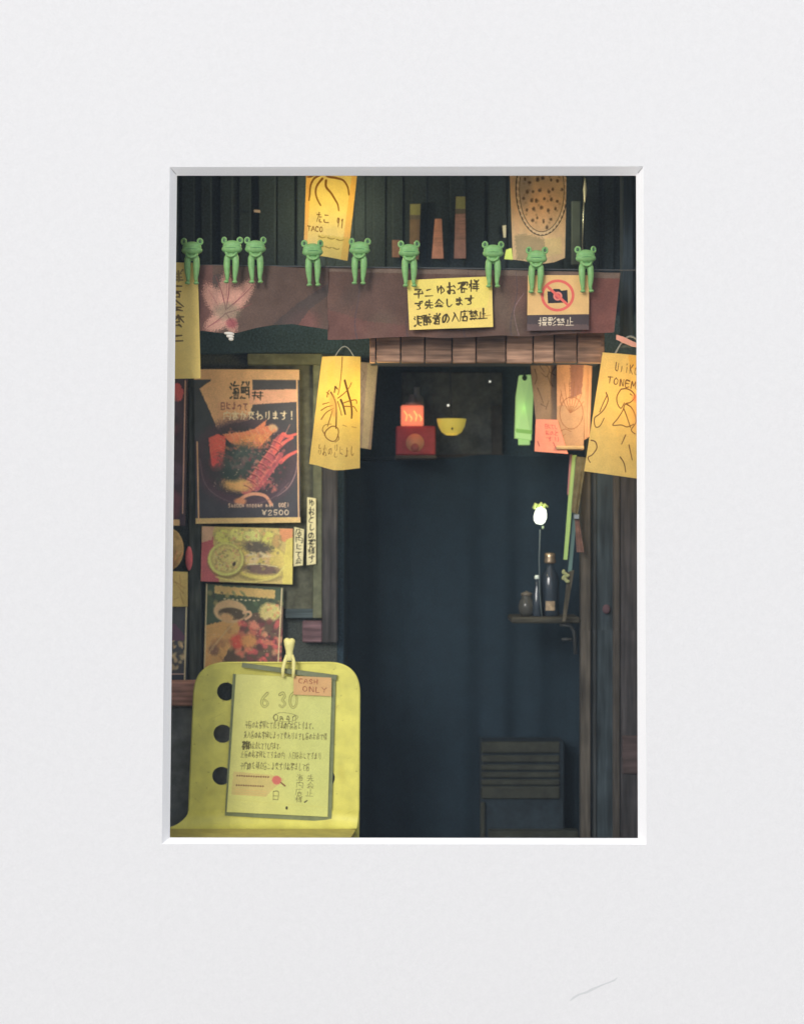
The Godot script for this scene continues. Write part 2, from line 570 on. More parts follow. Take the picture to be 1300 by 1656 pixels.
func mat_board() -> void:
	var t := 0.017
	var root := thing("mat_board", "large white mat board with a rectangular window and sloped inner edges", "mat board", Vector3(0, 0.0, 0))
	var o := [at(275, 270, 0), at(1040, 269, 0), at(1045, 1366, 0), at(262, 1365, 0)]
	var i := [at(286.5, 284, t), at(1028, 284, t), at(1031, 1355.5, t), at(275, 1354.5, t)]
	var e := [Vector3(-1.2, 2.8, 0), Vector3(1.2, 2.8, 0), Vector3(1.2, 0.008, 0), Vector3(-1.2, 0.008, 0)]
	var back := Vector3(0, 0, -t - 0.003)
	var st := begin()
	st.set_smooth_group(-1)
	for k in 4:
		var n := (k + 1) % 4
		quad(st, e[k], e[n], o[n], o[k], Vector3(0, 0, 1))
		quad(st, e[k] + back, e[n] + back, i[n] + Vector3(0, 0, -0.003), i[k] + Vector3(0, 0, -0.003), Vector3(0, 0, -1))
		quad(st, e[k], e[n], e[n] + back, e[k] + back, [Vector3.UP, Vector3.RIGHT, Vector3.DOWN, Vector3.LEFT][k])
		quad(st, i[k], i[n], i[n] + Vector3(0, 0, -0.003), i[k] + Vector3(0, 0, -0.003), [Vector3.DOWN, Vector3.LEFT, Vector3.UP, Vector3.RIGHT][k])
	var face := mat(Color(0.83, 0.815, 0.82).linear_to_srgb(), 0.95, mottle_texture(0.988, 9.0, 0.022), 1.1, tex.bump, 0.07)
	build("face", done(st), face, root)
	var core := mat(Color(0.84, 0.825, 0.835).linear_to_srgb(), 0.9)
	core.albedo_color = Color(0.9, 0.885, 0.895).linear_to_srgb()
	for k in 4:
		var n := (k + 1) % 4
		st = begin()
		st.set_smooth_group(-1)
		quad(st, o[k], o[n], i[n], i[k], Vector3(0, 0, 1))
		build("bevel", done(st), core, root)
	# knife overcuts past the corners and a grey scuff near the lower right corner
	var cut := mat(Color(0.5, 0.49, 0.49).linear_to_srgb(), 0.95)
	for c in [[1038.5, 270.5, 0.0, 1031, 280.0, 0.0125], [276, 271, 0.0, 284.5, 281.5, 0.0145]]:
		st = begin()
		add_tube(st, [at(c[0], c[1], c[2]), at(c[3], c[4], c[5])], [0.0006, 0.0012], 6)
		build("knife_cut", done(st), cut, root)
	st = begin()
	st.set_smooth_group(-1)
	var up := [[921, 1618], [926, 1612], [935, 1607], [948, 1603], [956, 1598], [965, 1595], [972, 1592], [985, 1587.5], [993, 1583.5], [998, 1580]]
	var dn := [[921, 1619], [929, 1614.5], [938, 1609], [949, 1606.5], [959, 1601.5], [966, 1598], [975, 1593.5], [986, 1589.5], [994, 1586.5], [998, 1581]]
	for k in up.size() - 1:
		quad(st, at(up[k][0], up[k][1], -0.0004), at(up[k + 1][0], up[k + 1][1], -0.0004), at(dn[k + 1][0], dn[k + 1][1], -0.0004), at(dn[k][0], dn[k][1], -0.0004), Vector3(0, 0, 1))
	build("scuff_mark", done(st), mat(Color(0.66, 0.66, 0.665).linear_to_srgb(), 0.95), root)

func bar_front() -> void:
	var root := thing("bar_front", "dark timber front of a small bar with an open doorway", "building", Vector3(0, 0.012, -0.5))
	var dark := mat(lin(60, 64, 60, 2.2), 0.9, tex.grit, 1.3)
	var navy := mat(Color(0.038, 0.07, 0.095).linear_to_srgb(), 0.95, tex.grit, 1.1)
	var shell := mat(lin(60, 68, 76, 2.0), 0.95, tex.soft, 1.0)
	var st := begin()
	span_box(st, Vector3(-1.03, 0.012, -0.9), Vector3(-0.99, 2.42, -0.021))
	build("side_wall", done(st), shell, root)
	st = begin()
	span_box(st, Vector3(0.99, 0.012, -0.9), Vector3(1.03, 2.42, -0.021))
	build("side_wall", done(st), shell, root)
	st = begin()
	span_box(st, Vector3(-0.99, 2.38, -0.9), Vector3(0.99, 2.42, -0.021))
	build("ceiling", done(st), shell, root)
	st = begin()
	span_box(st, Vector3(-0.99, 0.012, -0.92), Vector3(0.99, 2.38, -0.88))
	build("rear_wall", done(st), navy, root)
	# wall left of the doorway, with rails and posts
	var p := at(545, 1000, 0.5)
	st = begin()
	span_box(st, Vector3(-0.99, 0.012, -0.54), Vector3(p.x, at(545, 540, 0.5).y, -0.5))
	build("left_wall", done(st), dark, root)
	build("door_jamb", px_box(545, 560, 556, 1480, 0.5, 0.86, 0.003), mat(lin(40, 56, 66, 1.5), 0.9, tex.grit, 1.0), root)
	build("post", px_box(521, 590, 545.5, 1040, 0.455, 0.51, 0.004), mat(lin(68, 66, 66, 1.7), 0.8, tex.wood_v, 1.2), root)
	build("rail", px_box(489, 1004, 521, 1039, 0.46, 0.51, 0.003), mat(lin(112, 88, 92, 1.9), 0.8, tex.wood_h, 1.2), root)
	build("rail", px_box(200, 1102, 318, 1142, 0.372, 0.42, 0.004), mat(lin(150, 112, 100, 3.0), 0.8, tex.wood_h, 1.2), root)
	build("post", px_box(305, 612, 326, 1102, 0.47, 0.51, 0.003), mat(lin(66, 70, 64, 2.3), 0.85, tex.wood_v, 1.2), root)
	build("panel", px_box(180, 1144, 543, 1490, 0.40, 0.499, 0.003), mat(lin(78, 80, 80, 4.4), 0.85, tex.mottle, 1.4), root)
	# glazed notice case: an olive frame round a dark pane
	var olive := mat(lin(88, 90, 70, 2.0), 0.75, tex.mottle, 2.0)
	for r in [[400, 572, 521, 590], [506, 590, 521, 1000]]:
		build("case_frame", px_box(r[0], r[1], r[2], r[3], 0.462, 0.505, 0.002), olive, root)
	build("case_backing", px_box(402, 590, 506, 985, 0.488, 0.504, 0.001), mat(lin(78, 78, 64, 2.1), 0.8, tex.mottle, 3.0), root)
	build("case_sill", px_box(462, 985, 521, 1000, 0.468, 0.505, 0.002), mat(lin(62, 72, 74, 2.6), 0.8, tex.wood_h, 1.0), root)
	# the row of short planks over the doorway
	var xs := [597, 608, 648, 687, 731, 770, 818, 862, 896, 933, 978]
	for k in xs.size() - 1:
		var tone := rng.randf_range(0.85, 1.12)
		var pm := mat(lin(134 * tone, 106 * tone, 88 * tone, 2.2), 0.8, tex.wood_h, 1.3)
		pm.uv1_offset = Vector3(k * 0.37, k * 0.61, 0)
		var top := at(xs[k], 520, 0.2)
		var a := at(xs[k] + 0.9, 587 - rng.randf_range(0, 1.5), 0.2)
		var b := at(xs[k + 1] - 0.9, 587, 0.2)
		st = begin()
		span_box(st, Vector3(a.x, a.y, -0.23), Vector3(b.x, top.y, -0.2 - rng.randf_range(0, 0.004)), 0.002)
		build("plank", done(st), pm, root)
	build("lintel", px_box(598, 515, 977, 582, 0.231, 0.46, 0.001), mat(lin(50, 58, 68, 2.5), 0.9, tex.wood_h, 1.0), root)
	build("lintel", px_box(556, 510, 1180, 580, 0.462, 0.53, 0.001), mat(lin(40, 54, 64, 2.0), 0.9, tex.grit, 1.0), root)
	build("lintel", px_box(250, 508, 556, 572, 0.47, 0.52, 0.003), mat(lin(40, 56, 66, 2.2), 0.9, tex.grit, 1.0), root)
	# dark post at the right end
	build("post", px_box(1006, 200, 1024, 560, 0.30, 0.36, 0.003), mat(lin(44, 54, 62, 2.0), 0.85, tex.wood_v, 1.0), root)

func transom() -> void:
	var root := thing("transom_grille", "dark slatted grille above the hanging cloth", "grille", at(650, 520, 0.5))
	var wood := mat(Color(0.028, 0.045, 0.062).linear_to_srgb(), 0.95, tex.grit, 1.0)
	build("backing", px_box(180, 180, 1120, 520, 0.515, 0.53, 0.001), mat(Color(0.026, 0.042, 0.058).linear_to_srgb(), 0.95, tex.grit, 1.0), root)
	var x := 200.0
	var k := 0
	while x < 1100.0:
		if x > 640.0 and x < 760.0 and k % 2 == 0:      # two slats are missing where the pale strips show
			x += 31.0
			k += 1
			continue
		var o := build("slat", px_box(x, 180, x + rng.randf_range(14.0, 33.0), 515, 0.495 + rng.randf_range(0.0, 0.016), 0.514, 0.004), wood, root)
		o.position.z += 0.0
		x += 31.0
		k += 1
	build("rail", px_box(180, 505, 1120, 520, 0.495, 0.53, 0.002), wood, root)
	# lit gaps between the slats, put in as pale coloured strips
	var strips := [
		[[703, 354, 714, 354, 717, 418, 698, 418], [186, 136, 120], "pinkish strip standing in for a lit gap behind the grille, narrow at the top"],
		[[737, 318, 752, 318, 753, 418, 734, 418], [150, 116, 112], "mauve strip standing in for a lit gap behind the grille, with an olive top"],
		[[663, 330, 680, 330, 677, 420, 662, 420], [112, 96, 82], "brown strip behind the grille above a frog peg"],
		[[634, 388, 646, 388, 646, 416, 634, 416], [120, 94, 88], "short brown tab left of the middle frog peg"],
	]
	for s in strips:
		var c: Array = s[0]
		var col: Array = s[1]
		var im := canvas(24, 100, 3, lin(col[0], col[1], col[2], 0.95))
		var org := Vector2(0, 0)
		if c[1] < 340:
			patch(im, 3, org, [0, 0, 24, 0, 24, 20, 0, 20], lin(132, 134, 92, 0.9), 1.0)
			patch(im, 3, org, [0, 20, 24, 20, 24, 28, 0, 28], lin(74, 70, 66, 1.6), 1.0)
		for j in 14:
			var yy := rng.randf_range(25, 70)
			ink(im, [Vector2(0, yy * 3), Vector2(72, yy * 3 + rng.randf_range(-6, 6))], 3, 5, lin(90, 75, 70, 1.6), 0.3)
		worn(im, 0.15, 0.03, 3.0)
		tag(build("lit_gap_strip", sheet(px_corners(c, 0.492), 0.0, 0.001, 1.0, c[0], 0.001, 0, 4, 8), print_mat(im)), s[2], "paper strip", "strips for lit gaps behind the grille")
	tag(build("lime_sign_corner", px_quad_box([818, 404, 827, 401, 829, 420, 815, 419], 0.40, 0.402), mat(lin(206, 232, 130, 1.7), 0.7)), "small lime green corner of a lit sign beside the spotted paper", "card")  # corner of a lit sign, its glow put into the bright colour
	tag(build("white_tag", px_quad_box([812, 365, 818, 364, 818, 384, 814, 384], 0.485, 0.487), mat(lin(150, 152, 146, 1.7), 0.7)), "tiny white tag beside the spotted paper, above the lime sign corner", "tag")
	tag(build("white_tag", px_quad_box([411, 339, 421, 340, 421, 344, 411, 343], 0.485, 0.487), mat(lin(128, 116, 116, 1.9), 0.7)), "tiny dull tag alone in the dark grille at upper left", "tag")
	# polished rod; its bright highlight is added as a white tapered shape
	var rod := thing("metal_rod", "thin polished metal rod hanging above the rightmost frog peg", "rod", at(943, 430, 0.40))
	var chrome := mat(lin(190, 200, 190, 1.0), 0.22)
	chrome.metallic = 0.9
	var st := begin()
	add_tube(st, [at(945, 240, 0.40), at(944, 330, 0.40), at(940, 430, 0.40)], [0.0022], 10)
	build("shaft", done(st), chrome, rod)
	st = begin()
	add_tube(st, [at(946, 288, 0.395), at(945.8, 297, 0.395), at(945.6, 307, 0.395), at(945.4, 317, 0.395), at(945, 327, 0.395)], [0.001, 0.003, 0.005, 0.0035, 0.001], 12)
	build("rod_highlight", done(st, true), mat(Color(0.86, 0.88, 0.82), 0.25), rod)
	tag(build("olive_plaque", px_box(924, 325, 938, 428, 0.44, 0.45, 0.001), mat(lin(70, 82, 82, 1.4), 0.5, tex.soft, 2.0)), "narrow dull olive plaque behind the thin metal rod", "plaque")

func curtains() -> void:
	var st := begin()
	add_tube(st, [at(150, 426, 0.145), at(330, 429, 0.145), at(650, 433, 0.145), at(1000, 437, 0.145), at(1150, 436, 0.145)], [0.0018], 8)
	tag(build("curtain_wire", done(st), mat(lin(80, 82, 84), 0.5)), "thin dark wire carrying the short brown curtain", "wire")
	# left cloth with a maple leaf
	var s := 2.2
	var org := Vector2(240, 428)
	var im := canvas(292, 122, s, lin(84, 68, 60, 1.35))
	patch(im, s, org, [240, 428, 345, 428, 345, 550, 240, 550], lin(104, 70, 64, 1.35), 1.0, 0.6)
	patch(im, s, org, [345, 445, 362, 440, 358, 500, 345, 505], lin(64, 58, 56, 1.35), 1.5, 0.5)
	for leaf in [[338, 468, 362, 506, 13, 30], [368, 452, 366, 505, 12, 34], [385, 470, 368, 505, 10, 26], [402, 462, 372, 500, 12, 30], [340, 528, 372, 508, 12, 25], [378, 532, 368, 508, 9, 20]]:
		var a := Vector2(leaf[0], leaf[1])
		var b := Vector2(leaf[2], leaf[3])
		var mid := (a + b) / 2
		blot(im, s, org, mid.x, mid.y, (a - b).length() * 0.72, leaf[4] * 1.15, lin(172, 128, 112, 1.5), 0.35, (b - a).angle(), 0.35, 0.8)
		ink(im, [(a - org) * s, (b - org) * s], 2.0, 3.5, lin(130, 78, 78, 1.4), 0.5)
	for v in [[366, 500, 350, 446], [366, 500, 372, 442], [366, 500, 412, 458], [366, 506, 408, 490], [366, 506, 336, 530], [366, 506, 384, 538]]:
		curve(im, s, org, [v[0], v[1], (v[0] + v[2]) / 2 + 2, (v[1] + v[3]) / 2, v[2], v[3]], 2.2, 0.8, lin(112, 66, 66, 1.4), 0.7)
	blot(im, s, org, 368, 503, 20, 14, lin(110, 104, 86, 1.45), 0.6, 0, 0.3, 0.6)
	blot(im, s, org, 375, 522, 9, 8, lin(122, 60, 66, 1.45), 0.6, 0, 0.3, 0.7)
	blot(im, s, org, 490, 520, 26, 20, lin(108, 72, 66, 1.35), 0.8, 0, 0.3, 0.7)
	patch(im, s, org, [425, 540, 480, 490, 532, 455, 532, 475, 500, 500, 470, 545], lin(60, 58, 56, 1.35), 2.0, 0.5)
	worn(im, 0.13, 0.06, 2.5)
	tag(build("cloth_curtain", sheet([at(240, 428, 0.15), at(531, 432, 0.15), at(531, 550, 0.14), at(240, 550, 0.14)], 0.004, 0.006, 3.2, 0.5, 0.0012, 0.0, 40, 14, [0.9, 0.9, 0.9, 0.88, 0.91, 0.9, 0.84, 0.80, 0.78, 0.82, 0.86]), print_mat(im, 0.95)), "short brown cloth curtain printed with a pink maple leaf", "curtain", "short brown curtains on the wire")
	# right cloth
	org = Vector2(529, 430)
	im = canvas(476, 122, s, lin(88, 68, 60, 1.35))
	for k in 16:
		blot(im, s, org, rng.randf_range(530, 1000), rng.randf_range(435, 550), rng.randf_range(18, 50), rng.randf_range(10, 30), [lin(104, 78, 68, 1.35), lin(74, 62, 56, 1.35), lin(98, 84, 70, 1.35)][k % 3], 1.2, rng.randf() * 3, 0.4, 0.6)
	patch(im, s, org, [529, 500, 600, 520, 660, 525, 660, 552, 529, 552], lin(108, 72, 66, 1.35), 3.0, 0.5)
	patch(im, s, org, [950, 440, 1004, 440, 1004, 552, 950, 552], lin(114, 70, 64, 1.35), 1.5, 0.7)
	patch(im, s, org, [529, 430, 1004, 430, 1004, 440, 529, 438], lin(112, 98, 86, 1.5), 0.8, 0.6)
	for k in 5:
		var xx := 560.0 + k * 90 + rng.randf() * 20
		curve(im, s, org, [xx, 432, xx + 4, 470, xx - 3, 520, xx + 2, 552], 1.5, 3.0, lin(72, 64, 70, 1.4), 0.35)
	curve(im, s, org, [850, 470, 836, 500, 848, 545], 1.5, 1.5, lin(136, 110, 112, 1.4), 0.5)
	worn(im, 0.13, 0.06, 2.5)
	tag(build("cloth_curtain", sheet([at(530, 431, 0.15), at(1003, 441, 0.15), at(991, 552, 0.14), at(530, 552, 0.14)], 0.004, 0.006, 4.6, 2.0, 0.0012, 0.0, 56, 14, [0.98, 0.97, 0.95, 0.93, 0.96, 0.94, 0.92, 0.93, 0.90, 0.88, 0.87]), print_mat(im, 0.95)), "long plain brown cloth curtain hanging over the doorway planks", "curtain", "short brown curtains on the wire")
	var tagm := thing("shell_ornament", "small white shell shaped ornament under the maple leaf curtain", "ornament", at(372, 545, 0.2))
	for k in 3:
		st = begin()
		add_ball(st, at(371.0 + k * 1.5, 539.5 + k * 4.5, 0.13), Vector3(0.0135 - k * 0.0035, 0.0045, 0.004), Basis(Vector3(0, 0, 1), -0.1))
		build("ridge", done(st, true), mat(lin(176, 170, 160, 1.6), 0.6), tagm)

# ---------------------------------------------------------------- frog pegs
func frog(where: Vector3) -> Node3D:
	var root := thing("frog_peg", "", "clothes peg", where, "green frog clothes pegs along the curtain wire")
	var u := m_per_px(0.12)
	var g := mat(lin(132, 178, 112, 1.28), 0.42, tex.soft, 12.0)
	g.backlight_enabled = true
	g.backlight = Color(0.35, 0.35, 0.35)
	g.subsurf_scatter_enabled = true
	g.subsurf_scatter_strength = 0.15
	var st := begin()
	add_ball(st, where + Vector3(0, -13 * u, 0), Vector3(15.5 * u, 9.5 * u, 8 * u))
	add_ball(st, where + Vector3(0, -18 * u, 1.0 * u), Vector3(17 * u, 8 * u, 9 * u))
	add_ball(st, where + Vector3(0, -27 * u, -1.0 * u), Vector3(9.5 * u, 8 * u, 6 * u))
	build("head", done(st, true), g, root)
	var lip := mat(lin(70, 120, 76, 1.2), 0.6)
	st = begin()
	var arc: Array = []
	for k in 9:
		var a := lerpf(-1.15, 1.15, k / 8.0)
		arc.append(where + Vector3(sin(a) * 14.0 * u, (-18.5 + 2.0 * cos(a)) * u, 1.2 * u + cos(a) * 8.9 * u))
	add_tube(st, arc, [0.5 * u], 6)
	build("mouth", done(st, true), lip, root)
	for s in [-1.0, 1.0]:
		st = begin()
		var ring: Array = []
		var c := where + Vector3(s * 13.0 * u, -4.0 * u, 1.5 * u)
		for k in 17:
			var a := TAU * k / 16.0
			ring.append(c + Vector3(cos(a) * 3.6 * u, sin(a) * 4.4 * u, -cos(a) * s * 1.8 * u))
		add_tube(st, ring, [1.7 * u], 8)
		var eye := build("eye", done(st, true), g, root)
		st = begin()
		add_ball(st, c + Vector3(0, 0, -1.0 * u), Vector3(2.6, 3.2, 1.2) * u, Basis(), 12, 8)
		build("pupil", done(st, true), mat(lin(74, 104, 78, 1.2), 0.5), eye)
		st = begin()
		var hip := where + Vector3(s * 5.2 * u, -25 * u, 0)
		add_tube(st, [hip, hip + Vector3(s * 1.6, -7, 1.5) * u, hip + Vector3(s * 2.2, -17, 2.0) * u, hip + Vector3(s * 1.8, -28, 1.5) * u, hip + Vector3(s * 1.0, -38, 0.5) * u, hip + Vector3(s * 1.4, -44, 1.5) * u],
			[4.0 * u, 5.4 * u, 5.4 * u, 4.6 * u, 3.3 * u, 2.6 * u], 12, 0.85)
		add_ball(st, hip + Vector3(s * 1.8, -46, 3.0) * u, Vector3(4.4, 2.6, 4.4) * u)
		build("leg", done(st, true), g, root)
	st = begin()
	add_tube(st, [where + Vector3(-9, -24, 4) * u, where + Vector3(-5, -29, 7) * u, where + Vector3(0, -30.5, 8) * u, where + Vector3(5, -29, 7) * u, where + Vector3(9, -24, 4) * u], [2.4 * u, 2.2 * u, 1.8 * u, 2.2 * u, 2.4 * u], 10)
	build("arm", done(st, true), g, root)
	return root

func pegs() -> void:
	var first := frog(at(311, 387, 0.115))
	var spots := [[311, 387, 0.0, "leftmost green frog peg, holding the long yellow strip"], [376, 385, -0.03, "green frog peg left of a close pair, above the maple leaf"], [413, 385, 0.02, "green frog peg right of a close pair, above the maple leaf curtain"],
		[505, 390, 0.03, "green frog peg in front of the lower left corner of the octopus paper"], [582, 387, -0.02, "green frog peg just right of the octopus paper"], [661, 391, 0.02, "green frog peg at the left corner of the handwritten yellow notice"],
		[797, 392, 0.0, "green frog peg at the right corner of the handwritten yellow notice"], [868, 401, -0.03, "green frog peg in front of the spotted fish paper"], [946, 400, 0.03, "rightmost green frog peg, on the right of the no camera sign"]]
	for k in spots.size():
		var s: Array = spots[k]
		var o := first
		if k > 0:
			o = first.duplicate()
			o.name = numbered("frog_peg")
			add_child(o)
		o.position = at(s[0], s[1], 0.115)
		o.rotation = Vector3(0, s[2] * 5.0, s[2])
		tag(o, s[3], "clothes peg", "green frog clothes pegs along the curtain wire")

# ---------------------------------------------------------------- papers
func hook_wire(parent: Node, a: Vector3, b: Vector3, top: float, r := 0.0012) -> void:
	var st := begin()
	var pts: Array = []
	for k in 13:
		var t := k / 12.0
		pts.append(a.lerp(b, t) + Vector3(0, top * sin(PI * t), 0))
	add_tube(st, pts, [r], 6)
	build("hanging_wire", done(st), mat(lin(150, 150, 140), 0.4), parent)

func bulb(parent: Node, where: Vector3, energy: float, col: Color) -> void:
	var st := begin()
	add_ball(st, where, Vector3(0.016, 0.02, 0.016))
	var m := mat(Color(1, 0.95, 0.8), 0.4)
	m.emission_enabled = true
	m.emission = col
	m.emission_energy_multiplier = 1.2
	build("bulb", done(st, true), m, parent)
	var l := OmniLight3D.new()
	l.name = "bulb_light"
	l.light_color = col
	l.light_energy = energy
	l.light_size = 0.02
	l.omni_range = 5.0
	l.omni_attenuation = 2.0
	l.shadow_enabled = true
	parent.add_child(l)
	l.position = where - root_pos(parent)

func hanging_papers() -> void:
	var s := 3.0
	var brown := lin(122, 84, 30, 1.2)
	# octopus paper
	var org := Vector2(490, 236)
	var im := canvas(92, 190, s, lin(246, 228, 168, 1.3))
	blot(im, s, org, 540, 360, 46, 70, lin(250, 238, 184, 1.3), 1.2, 0, 0.2)  # glow of the bulb behind, painted into the paper colour
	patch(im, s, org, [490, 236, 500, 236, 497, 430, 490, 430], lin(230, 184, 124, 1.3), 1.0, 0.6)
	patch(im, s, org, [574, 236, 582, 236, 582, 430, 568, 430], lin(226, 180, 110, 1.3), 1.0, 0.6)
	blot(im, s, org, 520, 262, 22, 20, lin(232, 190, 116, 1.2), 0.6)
	for t in [[523, 283, 530, 290, 545, 292, 558, 295, 567, 305, 571, 318], [527, 297, 528, 308, 538, 318, 546, 328, 552, 336, 555, 346], [520, 294, 511, 306, 509, 318, 513, 330, 520, 340], [515, 288, 505, 294, 499, 306, 498, 322, 497, 332], [510, 284, 500, 290, 492, 291], [540, 282, 556, 283, 566, 286]]:
		curve(im, s, org, t, 4.2, 2.4, brown, 0.9)
	curve(im, s, org, [530, 240, 508, 252, 504, 272, 520, 284, 540, 280, 546, 258, 530, 240], 2.5, 2.5, brown, 0.9)
	text(im, s, org, "たこ", 513, 352, 541, 370, 1.8, lin(110, 76, 34, 1.1), 0.02)
	text(im, s, org, "91", 552, 357, 568, 373, 1.9, brown, 0.02, 3)
	text(im, s, org, "TACO", 496, 376, 528, 385, 1.6, brown, 0.03)
	for k in 3:
		curve(im, s, org, [520.0 + k * 18, 393.0 + k * 0.6, 527.0 + k * 18, 395, 534.0 + k * 18, 393], 2.4, 1.5, lin(128, 112, 60, 1.1), 0.7)
		curve(im, s, org, [518.0 + k * 16, 409, 526.0 + k * 16, 410.5, 531.0 + k * 16, 409], 2.2, 1.6, lin(120, 105, 62, 1.1), 0.6)
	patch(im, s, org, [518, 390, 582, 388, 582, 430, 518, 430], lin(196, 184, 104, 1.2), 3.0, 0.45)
	worn(im, 0.06, 0.03, 2.0)
	var lamp := thing("octopus_paper", "bright yellow lit paper drawn with octopus arms, reading TACO", "paper lantern", at(535, 420, 0.27), "lit paper lanterns hung by the doorway")
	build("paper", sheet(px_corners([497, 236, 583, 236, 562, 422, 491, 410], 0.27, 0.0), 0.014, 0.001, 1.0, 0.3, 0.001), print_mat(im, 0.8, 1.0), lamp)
	bulb(lamp, at(538, 340, 0.36), 0.042, Color(1.0, 0.92, 0.68))

	# spotted fish paper
	org = Vector2(820, 230)
	im = canvas(100, 205, s, lin(224, 200, 160, 1.35))
	patch(im, s, org, [820, 230, 834, 230, 834, 390, 826, 390, 820, 300], lin(228, 200, 160, 1.35), 1.0)
	blot(im, s, org, 876, 315, 46, 76, lin(198, 178, 142, 1.35), 0.15, -0.1, 0.08)
	blot(im, s, org, 872, 345, 30, 36, lin(222, 190, 148, 1.35), 0.9, 0.1, 0.2, 0.8)  # warm lamp glow painted low on the fish
	blot(im, s, org, 846, 310, 12, 30, lin(150, 140, 130, 1.35), 0.9, 0.1, 0.2, 0.6)
	for k in 9:
		for n in 7:
			var px := 838.0 + n * 12.0 + (6.0 if k % 2 else 0.0) + rng.randf_range(-3, 3)
			var py := 246.0 + k * 17.0 + rng.randf_range(-4, 4)
			if Vector2((px - 876) / 37.0, (py - 315) / 66.0).length() < 1.0:
				blot(im, s, org, px, py, rng.randf_range(1.8, 3.0), rng.randf_range(2.2, 3.6), lin(92, 74, 54, 1.1), 0.9, 0, 0.3, 0.85)
				blot(im, s, org, px + rng.randf_range(-8, 8), py + rng.randf_range(-8, 8), 2.0, 2.0, lin(150, 126, 98, 1.2), 1.0, 0, 0.3, 0.5)
	var rim: Array = []
	for k in 27:
		var a := lerpf(-0.4, 3.5, k / 26.0)
		rim.append(Vector2(876 + cos(a) * 46, 315 + sin(a) * 77))
	for k in rim.size() - 1:
		ink(im, [(rim[k] - org) * s, (rim[k + 1] - org) * s], 2.2 * s, 2.2 * s, lin(80, 72, 62, 1.1), 0.9)
		var mid: Vector2 = (rim[k] + rim[k + 1]) / 2 + (Vector2(876, 315) - rim[k]).normalized() * 3.0
		blot(im, s, org, mid.x, mid.y, 2.2, 3.6, lin(238, 220, 186, 1.35), 0.4, (rim[k + 1] - rim[k]).angle() + 0.9, 0.1)
		ink(im, [((rim[k] + (Vector2(876, 315) - rim[k]).normalized() * 6.0) - org) * s, ((rim[k + 1] + (Vector2(876, 315) - rim[k + 1]).normalized() * 6.0) - org) * s], 1.2 * s, 1.2 * s, lin(88, 78, 64, 1.1), 0.8)
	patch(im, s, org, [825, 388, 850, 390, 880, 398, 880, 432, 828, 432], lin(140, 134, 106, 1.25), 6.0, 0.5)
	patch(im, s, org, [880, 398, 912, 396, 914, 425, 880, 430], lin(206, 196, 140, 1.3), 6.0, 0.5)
	worn(im, 0.1, 0.04, 2.4)
	lamp = thing("spotted_paper", "tan lit paper drawn with a big spotted flat fish", "paper lantern", at(870, 424, 0.27), "lit paper lanterns hung by the doorway")
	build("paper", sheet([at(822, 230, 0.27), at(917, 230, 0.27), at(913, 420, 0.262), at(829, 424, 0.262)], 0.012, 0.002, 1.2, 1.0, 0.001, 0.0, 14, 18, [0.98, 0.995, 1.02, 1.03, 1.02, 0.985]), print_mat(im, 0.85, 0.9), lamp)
	bulb(lamp, at(868, 355, 0.36), 0.014, Color(1.0, 0.93, 0.75))

	# shrimp paper lantern
	org = Vector2(499, 568)
	im = canvas(86, 194, s, lin(228, 206, 122, 1.5))
	blot(im, s, org, 558, 640, 34, 66, lin(250, 228, 130, 1.6), 1.1, 0, 0.2)  # lemon patch paints in the bulb's glow through the paper
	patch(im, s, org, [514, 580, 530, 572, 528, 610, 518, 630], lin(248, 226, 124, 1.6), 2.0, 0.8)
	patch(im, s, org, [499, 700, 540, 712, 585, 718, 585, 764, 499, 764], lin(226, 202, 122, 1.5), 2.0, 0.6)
	var ink2 := lin(132, 98, 46, 1.3)
	var ink1 := lin(92, 64, 34, 1.2)
	for t in [[553, 611, 557, 622, 562, 636, 567, 650, 569, 664, 569, 676], [547, 645, 552, 655, 557, 670]]:
		curve(im, s, org, t, 4.0, 2.6, ink1)
	for t in [[526, 632, 533, 642, 538, 654, 540, 672, 541, 695], [534, 622, 533, 632], [534, 622, 539, 626]]:
		curve(im, s, org, t, 3.2, 2.2, ink1)
	for t in [[545, 570, 545, 590, 544, 612, 542, 630, 540, 636], [512, 653, 524, 650], [510, 664, 520, 658, 532, 655], [512, 680, 520, 668, 534, 660], [532, 664, 528, 680, 525, 692], [541, 642, 552, 634, 561, 625, 567, 614], [553, 650, 568, 645, 577, 644, 578, 650], [554, 656, 566, 656, 573, 656, 579, 664], [519, 640, 520, 632, 523, 628], [522, 635, 517, 632], [541, 648, 546, 660, 550, 672], [521, 708, 523, 700, 533, 692, 543, 694, 546, 703, 542, 716, 534, 718, 524, 712, 521, 704]]:
		curve(im, s, org, t, 2.2, 1.6, ink2, 0.9)
	blot(im, s, org, 533, 655, 7, 22, lin(190, 152, 92, 1.4), 0.5, -0.25, 0.3, 0.6)
	for t in [[520, 705, 516, 698, 520, 690, 531, 688], [545, 706, 547, 714, 541, 720]]:
		curve(im, s, org, t, 1.8, 1.0, ink2, 0.8)
	curve(im, s, org, [553, 689, 560, 691], 1.4, 1.4, ink2, 0.5)
	curve(im, s, org, [570, 691, 578, 692], 1.4, 1.4, ink2, 0.5)
	for k in 7:
		text(im, s, org, ["しり", "お", "の", "りし", "に", "よ", "し"][k], 511.0 + k * 9.5, 724.0 + (k % 3) * 2, 518.0 + k * 9.5, 744.0 + (k % 2) * 4, 1.2, ink2, 0.05, 0, 0.65, true)
	worn(im, 0.05, 0.03, 2.0)
	lamp = thing("shrimp_paper", "yellow lit paper lantern drawn with a long legged shrimp", "paper lantern", at(542, 757, 0.17), "lit paper lanterns hung by the doorway")
